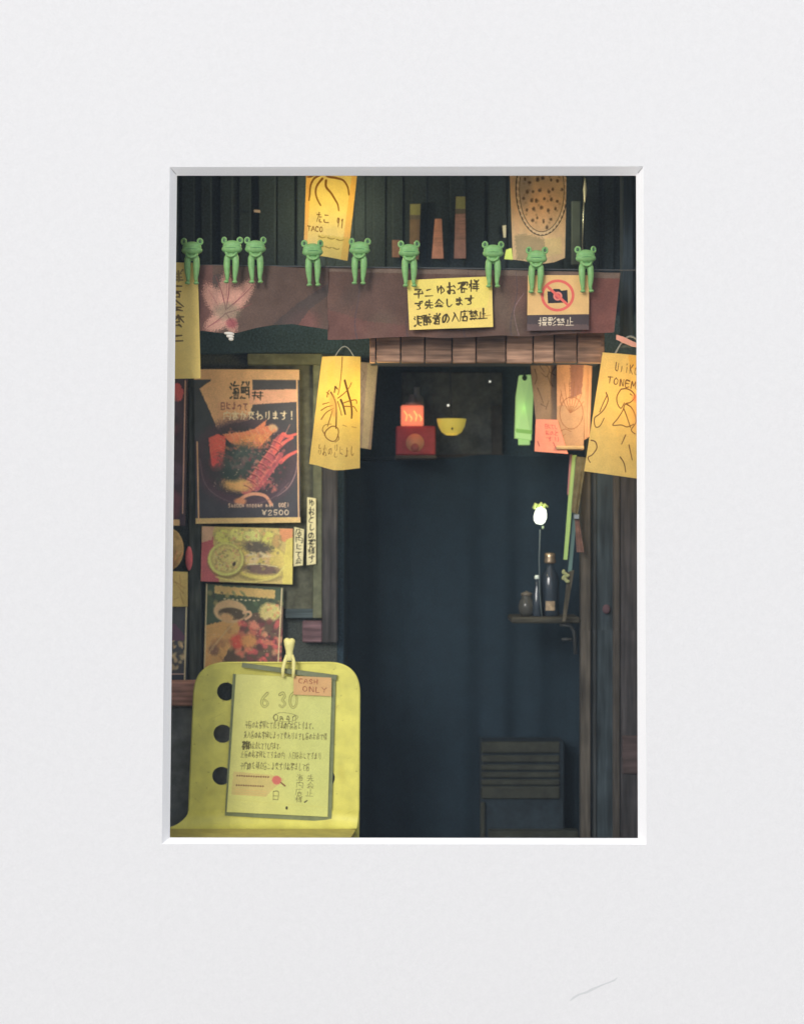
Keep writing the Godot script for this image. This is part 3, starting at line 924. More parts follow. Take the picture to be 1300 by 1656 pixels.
	build("paper", sheet([at(521, 577, 0.17), at(583, 577, 0.17), at(582, 757, 0.16), at(500, 752, 0.16)], 0.022, 0.002, 1.5, 0.9, 0.001, 0.0, 16, 18, [0.99, 1.0, 1.02, 1.035, 1.03, 1.015, 1.0]), print_mat(im, 0.8, 1.0), lamp)
	hook_wire(lamp, at(541, 578, 0.16), at(574, 580, 0.16), 0.03)
	bulb(lamp, at(562, 640, 0.245), 0.026, Color(1.0, 0.92, 0.66))
	# brown paper behind it
	im = canvas(36, 140, s, lin(98, 86, 78, 1.7))
	patch(im, s, Vector2.ZERO, [20, 0, 36, 0, 30, 140, 18, 140], lin(122, 112, 92, 1.7), 1.5, 0.7)
	for k in 5:
		curve(im, s, Vector2.ZERO, [8, 10.0 + k * 26, 16, 18.0 + k * 26, 12, 30.0 + k * 26], 1.5, 1.0, lin(74, 66, 60, 1.4), 0.6)
	worn(im, 0.14, 0.04, 2.5)
	tag(build("brown_paper", sheet(px_corners([574, 585, 611, 588, 600, 727, 570, 722], 0.43), 0.006, 0.001, 1.0, 0.3), print_mat(im, 0.9)), "dull brown paper hanging behind the shrimp lantern", "paper")

	# long yellow strip at the left edge
	org = Vector2(250, 424)
	im = canvas(78, 190, s, lin(232, 202, 118, 1.6))
	text(im, s, org, "様店会禁止", 268, 436, 300, 556, 3.2, lin(104, 84, 52, 1.1), 0.04, 0, 0.95, true)
	patch(im, s, org, [250, 424, 328, 424, 328, 455, 250, 455], lin(200, 178, 104, 1.2), 1.5, 0.35)
	worn(im, 0.04, 0.03, 2.0)
	tag(build("yellow_strip", sheet(px_corners([250, 424, 320, 425, 325, 612, 250, 613], 0.132), 0.002, 0.001, 1.0, 0.3), print_mat(im, 0.8)), "long yellow paper strip with brushed vertical writing, at left edge", "notice")

	# handwritten notice
	org = Vector2(657, 447)
	im = canvas(142, 88, s, lin(224, 196, 108, 1.15))
	patch(im, s, org, [657, 447, 800, 447, 790, 500, 700, 505, 660, 480], lin(218, 202, 100, 1.3), 3.0, 0.5)
	var bl := lin(74, 62, 36, 1.0)
	text(im, s, org, "予二ゆお客様", 667, 461, 779, 480, 2.5, bl, 0.05, -10)
	text(im, s, org, "ず先会します", 667, 486, 770, 500, 2.5, bl, 0.05, -7)
	text(im, s, org, "泥酔者の入店禁止", 666, 510, 791, 528, 2.5, bl, 0.05, -9)
	curve(im, s, org, [776, 516, 786, 515, 796, 514], 1.2, 0.8, lin(150, 110, 60, 1.2), 0.7)
	worn(im, 0.05, 0.03, 2.0)
	tag(build("handwritten_notice", sheet([at(658, 453, 0.128), at(795, 447, 0.128), at(797, 529, 0.124), at(662, 534, 0.124)], 0.003, 0.001, 1.0, 0.3, 0.001, 0.004), print_mat(im, 0.8)), "yellow notice with three lines of black handwriting on the curtain", "notice")

	# no camera sign
	org = Vector2(852, 443)
	s = 4.0
	im = canvas(102, 92, s, lin(218, 176, 116, 1.1))
	patch(im, s, org, [850, 509, 955, 509, 955, 536, 850, 536], lin(70, 60, 60, 1.2), 0.2)
	patch(im, s, org, [850, 524, 950, 526, 955, 530, 955, 536, 850, 536], lin(112, 88, 82, 1.3), 2.0, 0.5)
	var red := lin(206, 96, 84, 1.25)
	patch(im, s, org, [885, 470, 893, 470, 895, 466, 905, 466, 908, 469, 918, 468, 919, 489, 886, 490], lin(48, 46, 50, 1.0), 0.3)
	blot(im, s, org, 902, 478, 7.5, 7.5, lin(206, 120, 104, 1.25), 0.1, 0, 0.0)
	blot(im, s, org, 902, 478, 4.5, 4.5, lin(180, 70, 76, 1.25), 0.15, 0, 0.0)
	curve(im, s, org, [884, 461, 920, 494], 4.5, 4.5, red)
	var circ: Array = []
	for k in 49:
		circ.append((Vector2(902 + cos(TAU * k / 48) * 25.5, 477 + sin(TAU * k / 48) * 24.5) - org) * s)
	ink(im, circ, 4.6 * s, 4.6 * s, red)
	text(im, s, org, "撮影禁止", 871, 514, 931, 527, 1.35, lin(214, 196, 168, 1.2), 0.0)
	worn(im, 0.05, 0.03, 2.0)
	tag(build("no_camera_sign", sheet([at(853, 445, 0.126), at(952, 445, 0.126), at(952, 533, 0.124), at(852, 535, 0.124)], 0.001, 0.0, 1.0, 0.0, 0.0015), print_mat(im, 0.6)), "cream sign with a camera crossed out in red and white writing", "sign")

	# right hand papers
	s = 3.0
	org = Vector2(944, 568)
	im = canvas(116, 206, s, lin(236, 208, 126, 1.5))
	patch(im, s, org, [1000, 568, 1060, 568, 1060, 600, 1005, 590], lin(232, 188, 84, 1.4), 2.0, 0.7)
	var dk := lin(116, 84, 50, 1.2)
	text(im, s, org, "UjiKak", 974, 582, 1036, 598, 1.8, dk, 0.05, 4)
	text(im, s, org, "TONEMA", 962, 608, 1036, 620, 1.9, dk, 0.05, 6)
	for t in [[992, 628, 1004, 626, 1016, 630, 1022, 638, 1014, 648, 1004, 652, 1000, 664, 992, 678, 984, 690, 1000, 688, 1012, 690, 1024, 684], [992, 628, 986, 640, 988, 652, 996, 660, 1002, 650], [1006, 652, 1016, 656, 1024, 666, 1028, 680, 1020, 694, 1028, 700], [1012, 634, 1016, 636], [1002, 660, 1010, 674, 1018, 690], [963, 636, 969, 648, 964, 664, 956, 674, 948, 682, 952, 696, 960, 694, 966, 680], [966, 640, 960, 656, 956, 670], [948, 720, 956, 722, 960, 732, 954, 744, 947, 750, 952, 758], [1010, 704, 1004, 720], [1018, 720, 1026, 744], [1004, 742, 1012, 752, 1016, 766]]:
		curve(im, s, org, t, 2.2, 1.5, dk, 0.9)
	blot(im, s, org, 1024, 640, 7, 6, lin(206, 120, 80, 1.3), 0.8, 0, 0.2, 0.7)
	blot(im, s, org, 1040, 664, 22, 30, lin(206, 150, 84, 1.3), 0.9, 0, 0.2, 0.5)
	worn(im, 0.06, 0.03, 2.0)
	lamp = thing("goose_paper", "large amber lit paper drawn with birds, at right edge", "paper lantern", at(1000, 770, 0.17), "lit paper lanterns hung by the doorway")
	build("paper", sheet([at(974, 570, 0.17), at(1058, 578, 0.17), at(1050, 777, 0.16), at(944, 762, 0.16)], 0.012, 0.002, 1.0, 0.6), print_mat(im, 0.8, 0.9), lamp)
	hook_wire(lamp, at(994, 572, 0.165), at(1044, 572, 0.165), 0.045, 0.0022)
	bulb(lamp, at(1004, 650, 0.26), 0.04, Color(1.0, 0.9, 0.68))
	var st := begin()
	for k in 4:
		add_tube(st, [at(996, 542.0 + k * 2, 0.16 - k * 0.003), at(1008, 546.0 + k * 2.5, 0.158), at(1022, 553.0 + k * 2, 0.155), at(1040, 560.0 + k, 0.16)], [0.0016, 0.002, 0.0022, 0.0016], 8)
	tag(build("string_bunch", done(st), mat(lin(206, 150, 130, 1.4), 0.7)), "bunch of pale pink string above the amber bird paper", "string")

	org = Vector2(860, 578)
	im = canvas(42, 106, s, lin(122, 102, 84, 1.35))
	for t in [[880, 590, 888, 600, 884, 612, 876, 606], [878, 586, 874, 594, 880, 604], [890, 586, 898, 594, 892, 606, 890, 620, 894, 628], [888, 604, 898, 610], [886, 612, 890, 626], [866, 600, 868, 614, 864, 624], [868, 630, 872, 642, 876, 654], [872, 656, 880, 660], [880, 664, 886, 650]]:
		curve(im, s, org, t, 1.6, 1.0, lin(76, 60, 50, 1.4), 0.85)
	worn(im, 0.09, 0.04, 2.0)
	tag(build("brown_drawing", sheet(px_corners([856, 575, 902, 575, 902, 682, 866, 682], 0.42), 0.003, 0.001, 1.0, 0.3), print_mat(im, 0.9)), "brown paper with a dark brush drawing beside the green lamp", "drawing")
	org = Vector2(898, 580)
	im = canvas(50, 152, s, lin(176, 132, 104, 1.25))
	patch(im, s, org, [898, 660, 950, 660, 950, 732, 898, 732], lin(146, 118, 92, 1.25), 3.0, 0.7)
	patch(im, s, org, [920, 580, 944, 580, 942, 640, 922, 650], lin(112, 76, 74, 1.25), 3.0, 0.7)
	for k in 7:
		var a := -2.4 + k * 0.36
		curve(im, s, org, [922, 672, 922 + cos(a) * 14, 668 + sin(a) * 16, 922 + cos(a) * 24, 664 + sin(a) * 44], 1.3, 0.9, lin(112, 76, 54, 1.5), 0.8)
	var oval: Array = []
	for k in 25:
		oval.append((Vector2(924 + cos(TAU * k / 24) * 21, 672 + sin(TAU * k / 24) * 26) - org) * s)
	ink(im, oval, 1.4 * s, 1.4 * s, lin(112, 76, 54, 1.5), 0.8)
	for t in [[902, 704, 912, 698, 924, 702], [904, 712, 914, 706], [906, 640, 904, 652, 908, 660]]:
		curve(im, s, org, t, 1.3, 1.0, lin(112, 76, 54, 1.5), 0.8)
	worn(im, 0.09, 0.04, 2.0)
	tag(build("fan_drawing", sheet(px_corners([900, 576, 948, 576, 943, 728, 900, 728], 0.405), 0.003, 0.001, 1.0, 0.3), print_mat(im, 0.9)), "faded pinkish paper with a fan drawing, between brown and amber papers", "drawing")
	tag(build("wooden_dowel", px_box(899, 721, 944, 727, 0.385, 0.395, 0.002), mat(lin(226, 192, 142, 1.5), 0.6, tex.wood_h, 2.0)), "pale wooden dowel along the foot of the fan drawing", "dowel")
	tag(build("orange_strip", sheet(px_corners([945, 590, 957, 592, 953, 706, 944, 712], 0.41), 0.001, 0.001), mat(lin(190, 142, 110, 1.15), 0.8, tex.soft, 3.0)), "narrow orange paper strip left of the amber bird paper", "paper strip")
	org = Vector2(864, 676)
	im = canvas(42, 58, s, lin(212, 134, 112, 1.15))
	for k in 3:
		text(im, s, org, ["日にてし", "おのと", "すり"][k], 880, 684.0 + k * 11, 902, 692.0 + k * 11, 1.1, lin(160, 70, 66, 1.4), 0.06, 0, 0.7)
	curve(im, s, org, [868, 716, 870, 724], 1.2, 1.2, lin(120, 50, 50, 1.4), 0.7)
	curve(im, s, org, [890, 716, 892, 726], 1.4, 1.2, lin(120, 50, 50, 1.4), 0.7)
	worn(im, 0.05, 0.03, 2.0)
	tag(build("pink_note", sheet(px_corners([866, 678, 901, 679, 918, 734, 864, 730], 0.395), 0.002, 0.001, 1.0, 0.2, 0.001, 0.002), print_mat(im, 0.8)), "salmon pink note with small writing below the brown drawing", "note")

# ---------------------------------------------------------------- prints on the left wall
func left_wall_prints() -> void:
	var s := 2.6
	var g := 1.85
	# large seafood bowl poster
	var org := Vector2(314, 596)
	var im := canvas(174, 252, s, lin(62, 62, 68, g))
	var cream := lin(200, 162, 124, g)
	patch(im, s, org, [314, 596, 490, 596, 490, 613, 314, 613], cream, 0.3)
	patch(im, s, org, [314, 613, 338, 613, 322, 628, 340, 672, 352, 698, 358, 720, 318, 720, 314, 700], lin(58, 62, 66, g), 0.6)
	patch(im, s, org, [323, 628, 345, 612, 410, 612, 412, 650, 402, 680, 366, 688, 352, 696, 340, 665], cream, 1.2)
	patch(im, s, org, [405, 630, 484, 628, 484, 649, 405, 654], lin(186, 142, 120, g), 0.8)
	patch(im, s, org, [352, 650, 400, 645, 405, 668, 392, 682, 352, 690], lin(178, 140, 108, g), 2.5, 0.8)
	text(im, s, org, "海鮮", 374, 617, 408, 643, 2.5, lin(58, 58, 56, 1.4), 0.02)
	text(im, s, org, "丼", 408, 631, 432, 646, 2.2, lin(52, 50, 50, 1.4), 0.02)
	text(im, s, org, "日によって", 357, 650, 404, 662, 1.6, lin(112, 70, 70, g), 0.03)
	blot(im, s, org, 398, 748, 84, 72, lin(80, 62, 72, g), 0.25, 0.1, 0.1)
	blot(im, s, org, 398, 745, 76, 60, lin(58, 56, 60, g), 0.3, 0.1, 0.15)
	text(im, s, org, "内容が変わります！", 362, 665, 482, 678, 1.5, lin(222, 206, 176, g), 0.0)
	var salmon := lin(206, 128, 98, g)
	patch(im, s, org, [360, 702, 395, 698, 412, 694, 434, 678, 430, 690, 442, 686, 449, 694, 438, 706, 420, 726, 405, 728, 372, 716], salmon, 1.5)
	blot(im, s, org, 408, 712, 26, 10, lin(236, 160, 106, g), 0.8, -0.2, 0.3)
	blot(im, s, org, 444, 692, 8, 6, lin(170, 140, 110, g), 0.5, 0.5, 0.2)
	patch(im, s, org, [337, 708, 352, 702, 365, 706, 364, 742, 355, 752, 342, 755, 339, 730], lin(190, 92, 82, g), 1.5)
	blot(im, s, org, 352, 745, 12, 14, lin(170, 70, 74, g), 0.9, 0.2, 0.3, 0.7)
	blot(im, s, org, 392, 745, 34, 26, lin(62, 74, 72, g), 0.5, -0.3, 0.4)
	specks(im, s, org, 365, 722, 420, 790, 40, [lin(84, 92, 88, g), lin(52, 62, 62, g), lin(110, 90, 92, g), lin(140, 110, 106, g)], 2, 7, 0.45)
	for t in [[398, 792, 412, 776, 430, 750, 444, 728, 452, 712, 462, 704], [414, 786, 430, 768, 444, 752, 456, 736]]:
		curve(im, s, org, t, 20, 9, lin(150, 80, 86, g), 0.85)
	for t in [[400, 780, 420, 752, 440, 726], [418, 784, 438, 756, 452, 738]]:
		curve(im, s, org, t, 5, 2, lin(206, 118, 110, g), 0.5)
	for t in [[448, 726, 458, 706, 462, 702, 468, 706, 482, 702], [446, 732, 462, 716, 476, 708], [456, 748, 468, 738, 484, 730]]:
		curve(im, s, org, t, 7, 4, lin(200, 100, 96, g), 0.9)
	curve(im, s, org, [464, 702, 468, 694, 472, 686], 1.0, 0.7, lin(170, 120, 110, g), 0.8)
	specks(im, s, org, 345, 725, 440, 795, 120, [lin(92, 82, 84, g), lin(70, 70, 70, g), lin(124, 84, 88, g), lin(58, 66, 62, g), lin(150, 104, 98, g)], 1.5, 4.5, 0.4)
	specks(im, s, org, 366, 690, 446, 728, 50, [lin(236, 166, 120, g), lin(190, 100, 84, g), lin(222, 140, 104, g), lin(160, 90, 84, g)], 1.5, 4, 0.5)
	specks(im, s, org, 404, 715, 466, 795, 70, [lin(190, 104, 104, g), lin(126, 64, 76, g), lin(214, 140, 124, g), lin(96, 60, 70, g)], 1.5, 4, 0.45)
	specks(im, s, org, 380, 770, 450, 800, 26, [lin(176, 86, 90, g), lin(126, 76, 88, g), lin(206, 130, 112, g)], 2, 5, 0.5)
	blot(im, s, org, 384, 785, 24, 11, lin(222, 176, 116, g), 0.6, 0.1, 0.35)
	blot(im, s, org, 374, 768, 16, 10, lin(56, 68, 66, g), 0.7, 0.2, 0.3)
	curve(im, s, org, [484, 745, 480, 768, 468, 790, 450, 804], 1.6, 1.0, lin(150, 122, 126, g), 0.7)
	curve(im, s, org, [384, 812, 396, 804, 412, 800, 430, 804, 440, 818], 5.5, 5.0, lin(240, 176, 146, g), 0.95)
	blot(im, s, org, 388, 812, 10, 6, lin(240, 168, 130, g), 0.5)
	# prawn rings, fat lines in the salmon, grains and glints
	for k in 9:
		var f := k / 8.0
		var c := Vector2(402, 788).lerp(Vector2(452, 716), f)
		curve(im, s, org, [c.x - 8, c.y - 5, c.x + 1, c.y - 1, c.x + 8, c.y + 5], 1.4, 0.8, lin(226, 150, 130, g), 0.6)
		curve(im, s, org, [c.x - 7, c.y - 2, c.x + 2, c.y + 2, c.x + 8, c.y + 8], 1.6, 0.8, lin(104, 44, 54, g), 0.5)
	for k in 6:
		curve(im, s, org, [372.0 + k * 11, 700.0 - k * 1.5, 378.0 + k * 11, 708.0 - k, 380.0 + k * 11, 720.0 - k], 1.3, 0.7, lin(240, 190, 150, g), 0.55)
	for k in 4:
		curve(im, s, org, [340.0, 712.0 + k * 9, 352, 708.0 + k * 9, 363, 712.0 + k * 9], 1.2, 0.8, lin(232, 130, 110, g), 0.6)
	for k in 60:
		blot(im, s, org, rng.randf_range(345, 455), rng.randf_range(700, 800), 0.9, 0.7, lin(240, 214, 190, g), 0.6, 0, 0.1, 0.7)
	curve(im, s, org, [322, 742, 330, 782, 356, 806, 398, 818, 440, 808, 470, 782], 1.8, 1.2, lin(112, 92, 98, g), 0.5)
	soften(im, 0.42)
	curve(im, s, org, [318, 715, 319, 842], 2.2, 2.2, cream)
	curve(im, s, org, [484, 596, 485, 842], 2.0, 2.0, cream)
	text(im, s, org, "内容が変わります！", 362, 665, 482, 678, 1.5, lin(222, 206, 176, g), 0.0)
	for w in [["SeaOOp", 368, 396], ["nnaaen", 398, 426], ["pei", 430, 445], ["OOEi", 452, 470]]:
		text(im, s, org, w[0], w[1], 815, w[2], 822, 1.1, lin(228, 196, 168, g), 0.02)
	text(im, s, org, "¥2500", 424, 826, 470, 835, 1.5, lin(226, 206, 178, g), 0.0)
	patch(im, s, org, [314, 839, 490, 839, 490, 850, 314, 850], lin(218, 188, 130, g), 0.3)
	curve(im, s, org, [318, 715, 319, 842], 2.2, 2.2, cream)
	curve(im, s, org, [484, 596, 485, 842], 2.0, 2.0, cream)
	worn(im, 0.1, 0.05, 2.4)
	tag(build("seafood_poster", sheet([at(314, 597, 0.462), at(484, 598, 0.462), at(486, 845, 0.460), at(317, 847, 0.460)], 0.003, 0.001, 1.0, 0.4, 0.0012, 0.0), print_mat(im, 0.55)), "large dark poster of a seafood rice bowl priced ¥2500", "poster")

	# photo of rice bowls
	org = Vector2(325, 849)
	im = canvas(150, 98, s, lin(170, 152, 96, g))
	patch(im, s, org, [325, 875, 344, 865, 346, 905, 356, 948, 325, 948], lin(158, 86, 88, g), 1.5)
	patch(im, s, org, [325, 849, 345, 849, 342, 872, 325, 878], lin(168, 136, 110, g), 1.5)
	patch(im, s, org, [452, 849, 475, 849, 475, 872, 456, 872], lin(200, 138, 98, g), 2.0)
	for b in [[362, 866, 16, 13, [206, 202, 112]], [384, 862, 15, 11, [186, 180, 104]], [408, 865, 14, 12, [206, 204, 126]], [434, 870, 10, 16, [210, 204, 112]], [448, 872, 7, 12, [160, 132, 86]]]:
		blot(im, s, org, b[0], b[1] + 1.5, b[2] + 1.5, b[3] + 1.5, lin(112, 100, 70, g), 0.3, 0.2, 0.2, 0.6)
		blot(im, s, org, b[0], b[1], b[2], b[3], lin(b[4][0], b[4][1], b[4][2], g), 0.3, 0.2, 0.25)
	specks(im, s, org, 345, 852, 455, 878, 70, [lin(150, 136, 88, g), lin(222, 214, 146, g), lin(180, 136, 100, g), lin(120, 110, 76, g)], 1, 3.5, 0.55)
	blot(im, s, org, 420, 910, 50, 34, lin(116, 102, 66, g), 0.15, 0.1, 0.08, 0.7)
	blot(im, s, org, 420, 908, 48, 32, lin(208, 192, 106, g), 0.12, 0.1, 0.06)
	blot(im, s, org, 419, 906, 42, 27, lin(176, 158, 92, g), 0.2, 0.1, 0.1)
	blot(im, s, org, 417, 884, 24, 11, lin(86, 80, 70, g), 0.5, 0.1, 0.4)
	blot(im, s, org, 423, 922, 32, 9, lin(100, 82, 74, g), 0.5, 0.05, 0.3)
	for k in 26:
		blot(im, s, org, rng.randf_range(398, 436), rng.randf_range(894, 911), rng.randf_range(3, 6), rng.randf_range(2, 3.5), [lin(222, 204, 160, g), lin(196, 172, 128, g), lin(168, 140, 104, g)][k % 3], 0.5, rng.randf() * 3, 0.3, 0.8)
	curve(im, s, org, [402, 914, 424, 913, 450, 917], 2.6, 1.6, lin(226, 210, 162, g), 0.8)
	for k in 30:
		blot(im, s, org, rng.randf_range(392, 452), rng.randf_range(876, 928), rng.randf_range(1.5, 4), rng.randf_range(1.5, 3), [lin(110, 98, 78, g), lin(206, 180, 130, g), lin(70, 72, 62, g), lin(150, 140, 80, g)][k % 4], 0.6, rng.randf() * 3, 0.3, 0.5)
	blot(im, s, org, 366, 909, 31, 31, lin(110, 96, 62, g), 0.12, 0, 0.05, 0.75)
	blot(im, s, org, 365, 906, 29.5, 29.5, lin(216, 212, 126, g), 0.08, 0, 0.04)
	blot(im, s, org, 366, 905, 25, 25, lin(150, 136, 86, g), 0.12, 0, 0.06)
	blot(im, s, org, 366, 905, 23, 23, lin(184, 170, 106, g), 0.2, 0, 0.15)
	specks(im, s, org, 348, 886, 386, 925, 110, [lin(222, 206, 150, g), lin(150, 128, 86, g), lin(192, 150, 106, g), lin(206, 196, 116, g), lin(132, 116, 76, g)], 1.2, 3.2, 0.65)
	blot(im, s, org, 379, 914, 2.5, 4, lin(66, 58, 50, g), 0.5, 0.3, 0.2)
	patch(im, s, org, [464, 868, 475, 864, 475, 949, 458, 949], lin(222, 204, 112, g), 1.0)
	curve(im, s, org, [350, 938, 390, 945, 440, 938, 462, 916], 3, 3, lin(222, 208, 124, g), 0.7)
	soften(im, 0.5)
	worn(im, 0.08, 0.09, 2.4)
	tag(build("bowl_print", sheet([at(327, 851, 0.458), at(474, 855, 0.458), at(473, 945, 0.456), at(325, 940, 0.456)], 0.002, 0.001, 1.0, 0.4), print_mat(im, 0.55)), "yellowish photo print of rice bowls below the seafood poster", "photo print")

	# photo of a mixed platter
	org = Vector2(330, 943)
	im = canvas(130, 146, s, lin(92, 76, 64, g))
	patch(im, s, org, [330, 943, 460, 943, 460, 975, 330, 1010], lin(70, 80, 62, g), 2.0)
	patch(im, s, org, [345, 945, 446, 948, 446, 963, 345, 958], lin(212, 178, 112, g), 1.5)
	specks(im, s, org, 336, 955, 460, 975, 26, [lin(84, 104, 76, g), lin(140, 130, 84, g), lin(60, 58, 52, g)], 2, 6, 0.6)
	for k in 9:
		blot(im, s, org, 362.0 + k * 7, 966.0 + (k % 2), 2.2, 1.2, lin(222, 206, 160, g), 0.5)
	patch(im, s, org, [330, 1010, 370, 1000, 392, 990, 388, 1020, 370, 1050, 350, 1090, 330, 1090], lin(216, 168, 106, g), 2.0)
	blot(im, s, org, 372, 986, 28, 19, lin(220, 184, 136, g), 0.12, 0.05, 0.05)
	blot(im, s, org, 374, 990, 22, 10, lin(82, 72, 58, g), 0.2, 0.05, 0.05)
	blot(im, s, org, 366, 996, 12, 7, lin(216, 172, 120, g), 0.5, 0.2, 0.3)
	curve(im, s, org, [394, 988, 404, 986, 406, 992, 398, 998], 4, 4, lin(224, 182, 142, g))
	blot(im, s, org, 438, 985, 18, 15, lin(196, 180, 116, g), 0.3, 0, 0.2)
	specks(im, s, org, 424, 972, 454, 998, 24, [lin(150, 158, 88, g), lin(226, 206, 150, g), lin(206, 140, 100, g)], 1.5, 4, 0.6)
	specks(im, s, org, 385, 1000, 458, 1075, 100, [lin(190, 92, 88, g), lin(216, 130, 104, g), lin(112, 66, 66, g), lin(84, 58, 58, g), lin(206, 150, 116, g)], 3, 9, 0.75)
	blot(im, s, org, 384, 1036, 12, 12, lin(222, 104, 86, g), 0.5, 0, 0.3)
	blot(im, s, org, 404, 1034, 13, 11, lin(232, 168, 106, g), 0.6, 0, 0.4)
	blot(im, s, org, 412, 1008, 10, 6, lin(232, 150, 124, g), 0.6, 0.5, 0.4)
	specks(im, s, org, 332, 1010, 375, 1085, 26, [lin(236, 190, 126, g), lin(190, 140, 90, g), lin(150, 106, 74, g)], 3, 8, 0.5)
	blot(im, s, org, 346, 1050, 9, 8, lin(112, 84, 70, g), 0.6, 0.4, 0.4, 0.8)
	for k in 40:
		blot(im, s, org, rng.randf_range(340, 455), rng.randf_range(985, 1070), 1.1, 0.8, lin(240, 210, 170, g), 0.6, 0, 0.1, 0.6)
	for k in 5:
		curve(im, s, org, [336.0 + k * 7, 1060.0 - k * 10, 344.0 + k * 8, 1044.0 - k * 9, 356.0 + k * 7, 1030.0 - k * 8], 2.0, 1.0, lin(244, 204, 146, g), 0.5)
	soften(im, 0.45)
	for e in [[332, 943, 331, 1090], [457, 945, 454, 1090]]:
		curve(im, s, org, e, 2.0, 2.0, lin(216, 196, 150, g))
	worn(im, 0.08, 0.05, 2.4)
	tag(build("platter_print", sheet([at(333, 944, 0.466), at(459, 950, 0.466), at(455, 1090, 0.466), at(330, 1090, 0.466)], 0.001, 0.001, 1.0, 0.4), print_mat(im, 0.55)), "photo print of a mixed food platter just above the chair", "photo print")

	# things cut by the left edge
	org = Vector2(220, 610)
	im = canvas(86, 240, s, lin(64, 54, 62, g))
	patch(im, s, org, [270, 618, 292, 618, 300, 630, 296, 646, 270, 650], lin(172, 84, 86, g), 2.0)
	for k in 12:
		blot(im, s, org, rng.randf_range(222, 298), rng.randf_range(650, 830), 8, 16, [lin(104, 62, 72, g), lin(58, 56, 62, g), lin(82, 66, 80, g)][k % 3], 0.9, rng.randf() * 3, 0.4, 0.7)
	curve(im, s, org, [302, 614, 301, 830], 2.0, 2.0, lin(168, 136, 118, g))
	patch(im, s, org, [220, 840, 296, 840, 296, 850, 220, 850], lin(206, 170, 124, g), 0.5)
	worn(im, 0.1, 0.05, 2.4)
	tag(build("dark_poster", sheet(px_corners([220, 612, 304, 612, 300, 850, 220, 850], 0.462), 0.002, 0.001, 1.0, 0.2), print_mat(im, 0.55)), "narrow visible edge of a dark poster at the left edge", "poster")
	var fan := thing("paper_fan", "cream paper fan with a pink tassel at the left edge", "fan", at(290, 925, 0.45))
	var st := begin()
	add_ball(st, at(274, 888, 0.452), Vector3(0.040, 0.057, 0.006))
	build("leaf", done(st, true), mat(lin(206, 170, 112, 1.8), 0.8, tex.mottle, 6.0), fan)
	for k in 4:
		st = begin()
		add_tube(st, [at(276, 924, 0.445), at(268.0 + k * 9.5, 890.0 - 8 + k * 4, 0.443)], [0.0012], 6)
		build("rib", done(st), mat(lin(170, 120, 84, 1.7), 0.7), fan)
	st = begin()
	add_ball(st, at(306, 903, 0.452), Vector3(0.010, 0.033, 0.007))
	build("tassel", done(st, true), mat(lin(190, 92, 96, 1.8), 0.8, tex.soft, 8.0), fan)
	org = Vector2(240, 922)
	im = canvas(66, 60, s, lin(216, 188, 116, g))
	for k in 8:
		curve(im, s, org, [rng.randf_range(270, 304), rng.randf_range(926, 978), rng.randf_range(270, 304), rng.randf_range(926, 978)], 1.6, 1.0, lin(156, 120, 70, g), 0.6)
	worn(im, 0.08, 0.04, 2.4)
	tag(build("yellow_card", sheet(px_corners([240, 922, 304, 925, 304, 981, 240, 981], 0.455), 0.001, 0.001), print_mat(im, 0.8)), "small yellow card under the cream fan at left edge", "card")
	org = Vector2(220, 982)
	im = canvas(86, 120, s, lin(70, 70, 72, g))
	patch(im, s, org, [220, 1010, 285, 1008, 303, 1030, 303, 1035, 220, 1040], lin(92, 66, 82, g), 2.0)
	specks(im, s, org, 222, 1035, 302, 1085, 90, [lin(184, 160, 120, g), lin(130, 112, 88, g), lin(80, 80, 76, g), lin(206, 186, 140, g)], 2, 6, 0.75)
	patch(im, s, org, [220, 1092, 301, 1092, 301, 1100, 220, 1100], lin(56, 58, 66, g), 0.3)
	curve(im, s, org, [220, 1090, 303, 1090], 1.5, 1.5, lin(184, 150, 136, g))
	curve(im, s, org, [303.5, 982, 302.5, 1102], 2.4, 2.4, lin(206, 192, 150, g))
	worn(im, 0.08, 0.05, 2.4)
	tag(build("food_print", sheet(px_corners([220, 982, 304, 982, 302, 1102, 220, 1102], 0.462), 0.001, 0.001), print_mat(im, 0.55)), "dark photo print of fried food at lower left edge", "photo print")

	# die-cut lettered labels
	var lm := lin(176, 168, 130, 1.8)
	for lab in [[[497, 804, 511, 806, 511, 912, 496, 914], "ゆおとしの客様す", "vertical cream label with black brush lettering right of the seafood poster", 1.0], [[476, 852, 492, 856, 490, 914, 475, 916], "店内にて会", "shorter vertical label with black lettering beside the rice bowl print", 0.9]]:
		var c: Array = lab[0]
		im = canvas(18, 110, 4, lm)
		text(im, 4, Vector2.ZERO, lab[1], 3, 3, 15, 108, 1.8, lin(56, 54, 46, 1.2), 0.04, 0, 1.0, true)
		worn(im, 0.1, 0.04, 2.0)
		tag(build("lettered_label", sheet(px_corners(c, 0.452), 0.001, 0.0015, 1.0, 0.4, 0.001, 0, 6, 16), print_mat(im, 0.8)), lab[2], "label")

# ---------------------------------------------------------------- things in the doorway
func glow_mat(col: Color, e: float) -> StandardMaterial3D:
	var m := mat(col, 0.6)
	m.emission_enabled = true
	m.emission = col
	m.emission_energy_multiplier = e
	return m

func lamp_light(parent: Node, where: Vector3, col: Color, e: float, size := 0.03) -> void:
	var l := OmniLight3D.new()
	l.name = "lamp_light"
	l.light_color = col
	l.light_energy = e
	l.light_size = size
	l.omni_range = 5.0
	l.omni_attenuation = 2.0
	l.shadow_enabled = true
	parent.add_child(l)
	l.position = where - root_pos(parent)

